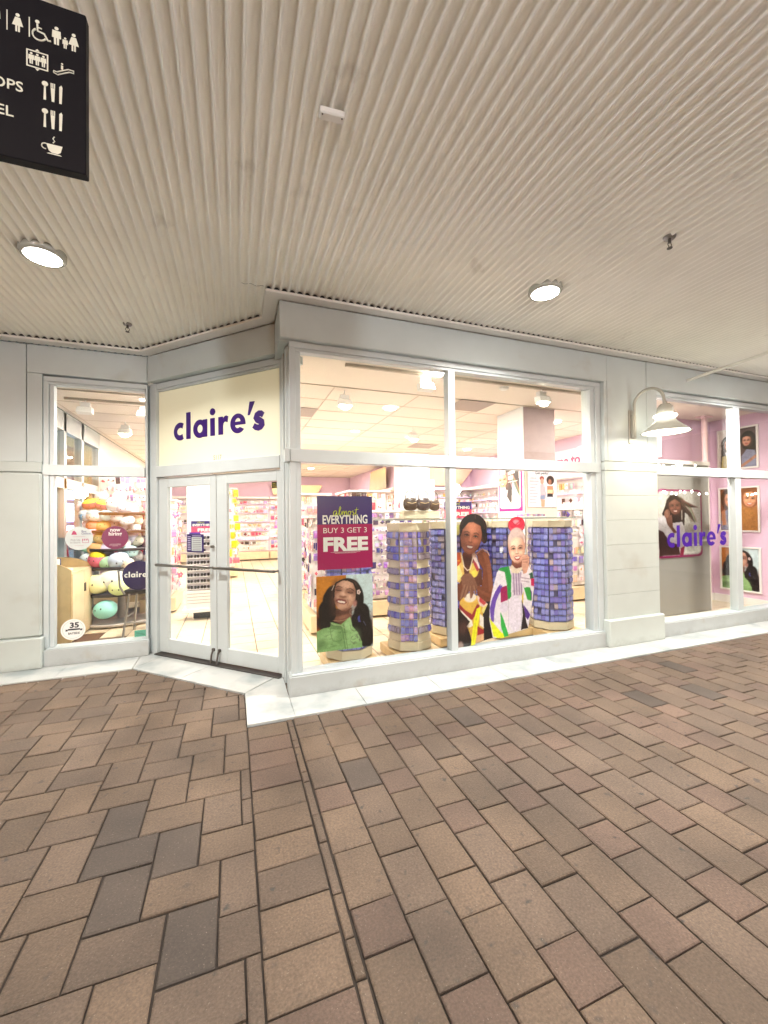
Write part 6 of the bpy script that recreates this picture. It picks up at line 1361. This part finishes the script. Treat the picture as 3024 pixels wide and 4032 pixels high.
MB().tube([(-0.20, -0.20, 0.60), (-0.245, -0.235, 0.72), (-0.255, -0.25, 0.93), (-0.19, -0.25, 0.95)], 0.014, 8).build('arm', SG, st); MB().tube([(0.20, -0.20, 0.60), (0.245, -0.235, 0.72), (0.255, -0.25, 0.93), (0.19, -0.25, 0.95)], 0.014, 8).build('arm', SG, st)
n = 36; b = MB(); vs = [(0.20*math.cos(2*math.pi*i/n), y, 0.865+0.20*math.sin(2*math.pi*i/n)) for y in (-0.275, -0.245) for i in range(n)]
b.add(vs, [tuple(range(n)), tuple(range(n, 2*n))[::-1]]+[(i, n+i, n+(i+1) % n, (i+1) % n) for i in range(n)]); b.build('round_back', NAVY, st)
word('letter', 0.050, PW, st, (-0.172, -0.2765, 0.84), ext=0.001)
# plush bin
t = empty('plush_shelves', (-1.72, 7.75, 0), label='dark tiered shelf unit holding the round plush toys', cat='shelf unit')
DG = mat('shelf_dark', (0.05, 0.04, 0.045), 0.5); CG = mat('shelf_acrylic', (0.5, 0.45, 0.42), 0.25)
for z, r in ((0.06, 0.62), (0.50, 0.58), (0.90, 0.54), (1.18, 0.50), (1.46, 0.46), (1.74, 0.42)):
    MB().lathe([(0.0, -0.03), (r, -0.03), (r+0.01, -0.01), (r+0.01, 0.015), (r-0.01, 0.015), (r-0.012, -0.008), (0, -0.008)], (0, 0, z), n=30).build('shelf', DG if z > 0.1 else CG, t)
MB().tube([(0, 0, 0.01), (0, 0, 2.0)], 0.06, 14).build('post', CG, t)
def plush(px, py, Y, r, col, label, sq=0.8, top=None, ears=False):
    r *= 0.9
    c = at(px, py, Y=Y); t = empty('plush_toy', (c.x, c.y, c.z), 0.0, label=label, cat='plush toy', group='round plush toys on the tiered shelves')
    col = tuple(0.70*v+0.30*0.98 for v in col)
    m_ = mat('plush_%d_%d_%d' % tuple(int(v*99) for v in col), lin(col), 0.9, spec=0.1, bump=0.3, bscale=120); m_.name = 'plush_fabric'
    MB().ell((0, 0, 0), (r, r*0.8, r*sq), nu=18, nv=12, squash=0.85).build('body', m_, t)
    if top: MB().ell((0, 0, r*sq*0.45), (r*0.9, r*0.74, r*sq*0.62), nu=16, nv=8).build('crown', mat('plush_%d_%d_%d' % tuple(int(v*99) for v in top), lin(top), 0.9, spec=0.1), t)
    if ears:
        for s_ in (-1, 1): MB().ell((s_*r*0.6, 0, r*sq*0.85), (r*0.25, r*0.14, r*0.3), nu=10, nv=6).build('ear', m_, t)
    yv = -r*0.8
    t.rotation_euler = (random.uniform(-.3, .3), random.uniform(-.35, .35), random.uniform(-.6, .6))
    for s_ in (-1, 1): MB().ell((s_*r*0.28, yv*0.93, -r*0.02), (r*0.07, r*0.05, r*0.08), nu=8, nv=6).build('eye', BLACK, t)
    return t
PL = [(415, 2400, 7.25, 0.19, (0.50, 0.88, 0.84), 'turquoise plush toy on the lowest shelf'), (385, 2300, 7.3, 0.20, (0.92, 0.92, 0.62), 'yellow cream plush toy at the cabinet corner'),
 (445, 2280, 7.3, 0.22, (0.92, 0.93, 0.90), 'big white plush toy beside the yellow cream one'), (470, 2312, 7.2, 0.17, (0.82, 0.90, 0.55), 'lime bottomed plush toy left of the stool'),
 (383, 2205, 7.35, 0.15, (0.93, 0.30, 0.42), 'watermelon red plush toy with yellow top', 0.9, (0.98, 0.88, 0.25)), (425, 2215, 7.3, 0.13, (0.60, 0.82, 0.60), 'green and rainbow plush toy'),
 (465, 2205, 7.3, 0.17, (0.72, 0.80, 0.92), 'pale blue swirled plush toy'), (500, 2220, 7.3, 0.13, (0.92, 0.84, 0.72), 'cream plush toy by the stool back'),
 (345, 2200, 7.45, 0.12, (0.80, 0.86, 0.88), 'pale grey plush toy over the cabinet'), (350, 2155, 7.5, 0.12, (0.55, 0.85, 0.72), 'mint plush toy below the silver sticker'),
 (375, 2160, 7.45, 0.13, (0.82, 0.56, 0.26), 'orange brown plush toy below the silver sticker'), (420, 2165, 7.45, 0.13, (0.80, 0.74, 0.88), 'lilac plush toy between the stickers'),
 (515, 2170, 7.4, 0.12, (0.66, 0.86, 0.90), 'sky blue plush toy right of the now hiring sticker'), (490, 2140, 7.5, 0.11, (0.93, 0.90, 0.86), 'off white plush toy right of the now hiring sticker'),
 (370, 2100, 7.5, 0.12, (0.95, 0.70, 0.78), 'pink plush toy above the silver sticker edge'), (395, 2120, 7.45, 0.11, (0.92, 0.72, 0.36), 'golden plush toy between the stickers'),
 (365, 2070, 7.5, 0.11, (0.90, 0.46, 0.30), 'orange red plush toy under the white shelf row'), (405, 2072, 7.5, 0.12, (0.90, 0.60, 0.25), 'orange plush toy under the white shelf row'),
 (335, 2030, 7.5, 0.11, (0.45, 0.72, 0.90), 'bright blue plush toy at the left of the upper row', 0.9, (0.95, 0.97, 0.98)), (370, 2030, 7.45, 0.12, (0.94, 0.96, 0.97), 'white plush toy with blue band', 0.8, (0.66, 0.86, 0.92)),
 (420, 2030, 7.45, 0.11, (0.66, 0.88, 0.92), 'aqua plush toy in the middle of the upper row', 0.9), (460, 2035, 7.45, 0.12, (0.92, 0.90, 0.95), 'white and lilac plush toy in the upper row'), (500, 2050, 7.45, 0.12, (0.86, 0.90, 0.94), 'pale plush toy at the right of the upper row'),
 (360, 1985, 7.5, 0.14, (0.72, 0.18, 0.20), 'red plush toy with yellow top at the top left', 0.6, (0.97, 0.90, 0.40)), (405, 1990, 7.5, 0.13, (0.70, 0.20, 0.24), 'second red plush toy with yellow top', 0.6, (0.96, 0.88, 0.40)),
 (450, 1985, 7.5, 0.16, (0.93, 0.92, 0.96), 'large white plush toy on the top shelf'), (490, 2000, 7.45, 0.13, (0.84, 0.80, 0.92), 'lilac plush toy on the top shelf')]
random.seed(5)
for k, (px, py) in enumerate([(350, 2065), (440, 2062), (480, 2075), (520, 2010), (530, 2080), (540, 2130), (535, 2190), (350, 2105), (440, 2115), (400, 1955), (470, 1955), (330, 2000), (410, 2180), (520, 2120), (345, 2240), (540, 2050)]):
    cc = random.choice([(0.95, 0.95, 0.97), (0.93, 0.84, 0.90), (0.80, 0.90, 0.94), (0.95, 0.90, 0.78), (0.88, 0.84, 0.95), (0.96, 0.78, 0.80)])
    PL.append((px, py, 7.62, random.uniform(0.09, 0.12), cc, ['small', 'tiny', 'little', 'short'][k % 4]+' pale plush toy tucked behind the front row, %s from the top left' % ['first', 'second', 'third', 'fourth', 'fifth', 'sixth', 'seventh', 'eighth', 'ninth', 'tenth', 'eleventh', 'twelfth', 'thirteenth', 'fourteenth', 'fifteenth', 'sixteenth'][k], random.uniform(0.75, 1.0), None, True))
for p in PL: plush(*p)
p = at(345, 1905, Y=9.3)
slatwall(-1.0, 9.38, 0, 0.001+0.9, 1.3, 2.6, 'small slat panel of lilac hair pieces near the white column', LILAC, 6, (0.05, 0.09), 0.95, (), None, name='slatwall') if False else None
# register with screen near the cabinet
t = empty('card_terminal', (-2.25, 6.7, 0.941), rad(20), label='small dark card terminal on the maple cabinet', cat='card terminal')
MB().cbox(-0.07, 0.07, -0.03, 0.03, 0.0, 0.02, c=0.003).build('terminal_base', BLACK, t); M = Matrix.Translation((0, 0, 0.02)) @ Matrix.Rotation(rad(-20), 4, 'X')
MB().cbox(-0.05, 0.05, -0.012, 0.012, 0.0, 0.16, c=0.004, M=M).build('terminal_body', NAVY, t); MB().box(-0.038, 0.038, -0.0135, -0.0125, 0.07, 0.15, M=M).build('screen', PW, t)
# ------------------------------------------------------------------ person beyond the side window
def person(x, y, rz, shirt, trousers, hair, skin, label):
    t = empty('person', (x, y, 0.0), rz, label=label, cat='person')
    bmv = [((0, 0, 0.95), .15, .11), ((0, 0, 1.15), .13, .10), ((0, 0, 1.36), .165, .11), ((0, 0, 1.46), .07, .065), ((0, -.01, 1.52), .055, .055), ((0, -.01, 1.60), .078, .09), ((0, -.01, 1.70), .075, .088),
           ((.19, 0, 1.40), .055, .055), ((.25, .01, 1.15), .042, .042), ((.24, -.10, .95), .03, .03), ((.235, -.15, .88), .035, .022), ((-.19, 0, 1.40), .055, .055), ((-.25, .01, 1.15), .042, .042), ((-.25, -.08, .93), .03, .03), ((-.25, -.12, .86), .035, .022),
           ((.09, 0, .86), .09, .09), ((.10, -.01, .48), .062, .062), ((.10, .02, .10), .045, .045), ((.10, -.10, .035), .045, .035), ((-.09, 0, .86), .09, .09), ((-.10, .03, .48), .062, .062), ((-.10, .06, .10), .045, .045), ((-.10, -.06, .035), .045, .035)]
    ed = [(0, 1), (1, 2), (2, 3), (3, 4), (4, 5), (5, 6), (2, 7), (7, 8), (8, 9), (9, 10), (2, 11), (11, 12), (12, 13), (13, 14), (0, 15), (15, 16), (16, 17), (17, 18), (0, 19), (19, 20), (20, 21), (21, 22)]
    me = bpy.data.meshes.new('body'); me.from_pydata([v[0] for v in bmv], ed, []); o = link('body', me, t)
    sk = o.modifiers.new('skin', 'SKIN'); 
    for i, v in enumerate(bmv): me.skin_vertices[0].data[i].radius = (v[1], v[2])
    me.skin_vertices[0].data[0].use_root = True
    o.modifiers.new('sub', 'SUBSURF').levels = 2
    dg = bpy.context.evaluated_depsgraph_get(); me2 = bpy.data.meshes.new_from_object(o.evaluated_get(dg)); o.modifiers.clear(); o.data = me2
    me2.materials.clear()
    for m_ in (shirt, trousers, skin): me2.materials.append(m_)
    for p in me2.polygons:
        c = p.center; p.use_smooth = True
        p.material_index = 2 if (c.z > 1.45 or (abs(c.x) > .2 and c.z < 1.12)) else (0 if c.z > 0.93 else 1)
    MB().ell((0, 0.02, 1.70), (.095, .105, .11), nu=16, nv=10).build('hair', hair, t)
    for s_ in (-1, 1): MB().ell((s_*0.03, -0.098, 1.635), (.011, .006, .008), nu=8, nv=6).build('eye', BLACK, t); MB().ell((s_*0.082, 0.0, 1.62), (.012, .02, .03), nu=8, nv=6).build('ear', skin, t)
    MB().ell((0, -0.108, 1.605), (.014, .018, .022), nu=8, nv=6).build('nose', skin, t); MB().ell((0, -0.096, 1.57), (.026, .008, .007), nu=10, nv=6).build('mouth', mat('lips', (0.35, 0.12, 0.10), 0.5), t)
    return t
person(-3.0, 9.05, rad(35), mat('shirt_red', lin((0.72, 0.20, 0.28)), 0.8), mat('trousers_dark', (0.04, 0.04, 0.05), 0.8), mat('hair_dark', (0.03, 0.02, 0.02), 0.6), mat('skin', (0.42, 0.25, 0.18), 0.5), 'person with dark hair in a red shirt standing beyond the side window')
# ------------------------------------------------------------------ made-up glowing backdrop for the blue light seen through the side window
t = empty('blue_glow_backdrop', (0, 0, 0), label='made-up front with glowing blue panes for the bluish light beyond the side window', cat='backdrop')
part('wall', mat('far_wall_blue', (0.16, 0.24, 0.50), 0.7), t, (-9.2, -9.0, 6, 30, 0, 6))
WLIT = emit_mat('backdrop_glow_blue', lin((0.62, 0.84, 1.0)), 2.6)  # invented panes, their glow stands in for the bluish light outside
for y in (12.6, 14.8, 17.0, 19.2, 21.4, 23.6, 25.8, 28.0):
    for z in (0.3, 1.6, 2.9): MB().cbox(-8.99, -8.96, y, y+1.5, z, z+1.05, c=0.005).build('window', WLIT, t)
def globe_post(x, y, h, label, power, grp='globe lamp posts'):
    t = empty('lamp_post', (x, y, -0.02), label=label, cat='lamp post', group=grp)
    MB().lathe([(0.11, 0.0), (0.10, 0.06), (0.05, 0.14), (0.036, 0.3), (0.03, h-0.2), (0.06, h-0.16)], n=16).build('post', DSTEEL, t)
    MB().ell((0, 0, h), (0.15, 0.15, 0.15), nu=24, nv=16).build('globe', emit_mat('globe_glow', (1.0, 0.95, 0.86), 6.0), t)
    point('lamp', (0, 0, h), power*2.1, (0.96, 0.98, 1.0), 0.175, t).visible_glossy = True
    return t
globe_post(-4.4, -3.6, 2.5, 'guessed globe lamp post added behind the camera to brighten the ceiling, left one', 340)  # guessed from reflected lamps; these three are added to brighten ceiling and facade
globe_post(1.2, -4.2, 2.5, 'guessed globe lamp post added behind the camera to brighten the ceiling, middle one', 120)
globe_post(6.6, -3.6, 2.5, 'guessed globe lamp post added behind the camera to brighten the ceiling, right one', 165)
globe_post(-4.6, 13.5, 2.5, 'globe lamp post in the lane beyond the side window', 60)

def string_lights(pts, label):
    t = empty('string_lights', (0, 0, 0), label=label, cat='string lights', group='string lights across the lane behind the camera')
    MB().tube(pts, 0.006, 5).build('cable', BLACK, t); b = MB()
    SL = emit_mat('string_bulb', (1.0, 0.92, 0.85), 38.0)
    me = MB().ell((0, 0, -0.05), (0.035, 0.035, 0.045), nu=8, nv=6).mesh('bulb', SL)
    for p in pts[1:-1]: link('bulb', me, t, p)
def refl(px, py, D): q = at(px, py, Y=2*3.87+D); return (q.x, -D, q.z+0.05)
random.seed(11)
string_lights([refl(2560, 1815, 3.0)]+[refl(px, 1830+random.uniform(-5, 8), 3.0) for px in (2593, 2612, 2650, 2668, 2682, 2737)]+[refl(2900, 1800, 3.0)], 'upper string of bulbs behind the camera, mirrored in the right hand window')
string_lights([refl(2560, 1930, 3.4)]+[refl(px, 1941+random.uniform(-7, 7), 3.4) for px in (2613, 2622, 2645, 2662, 2678, 2696, 2724, 2753, 2782, 2870, 2944, 2962, 2975)]+[refl(3020, 1925, 3.4)], 'lower string of bulbs behind the camera, mirrored in the right hand window')
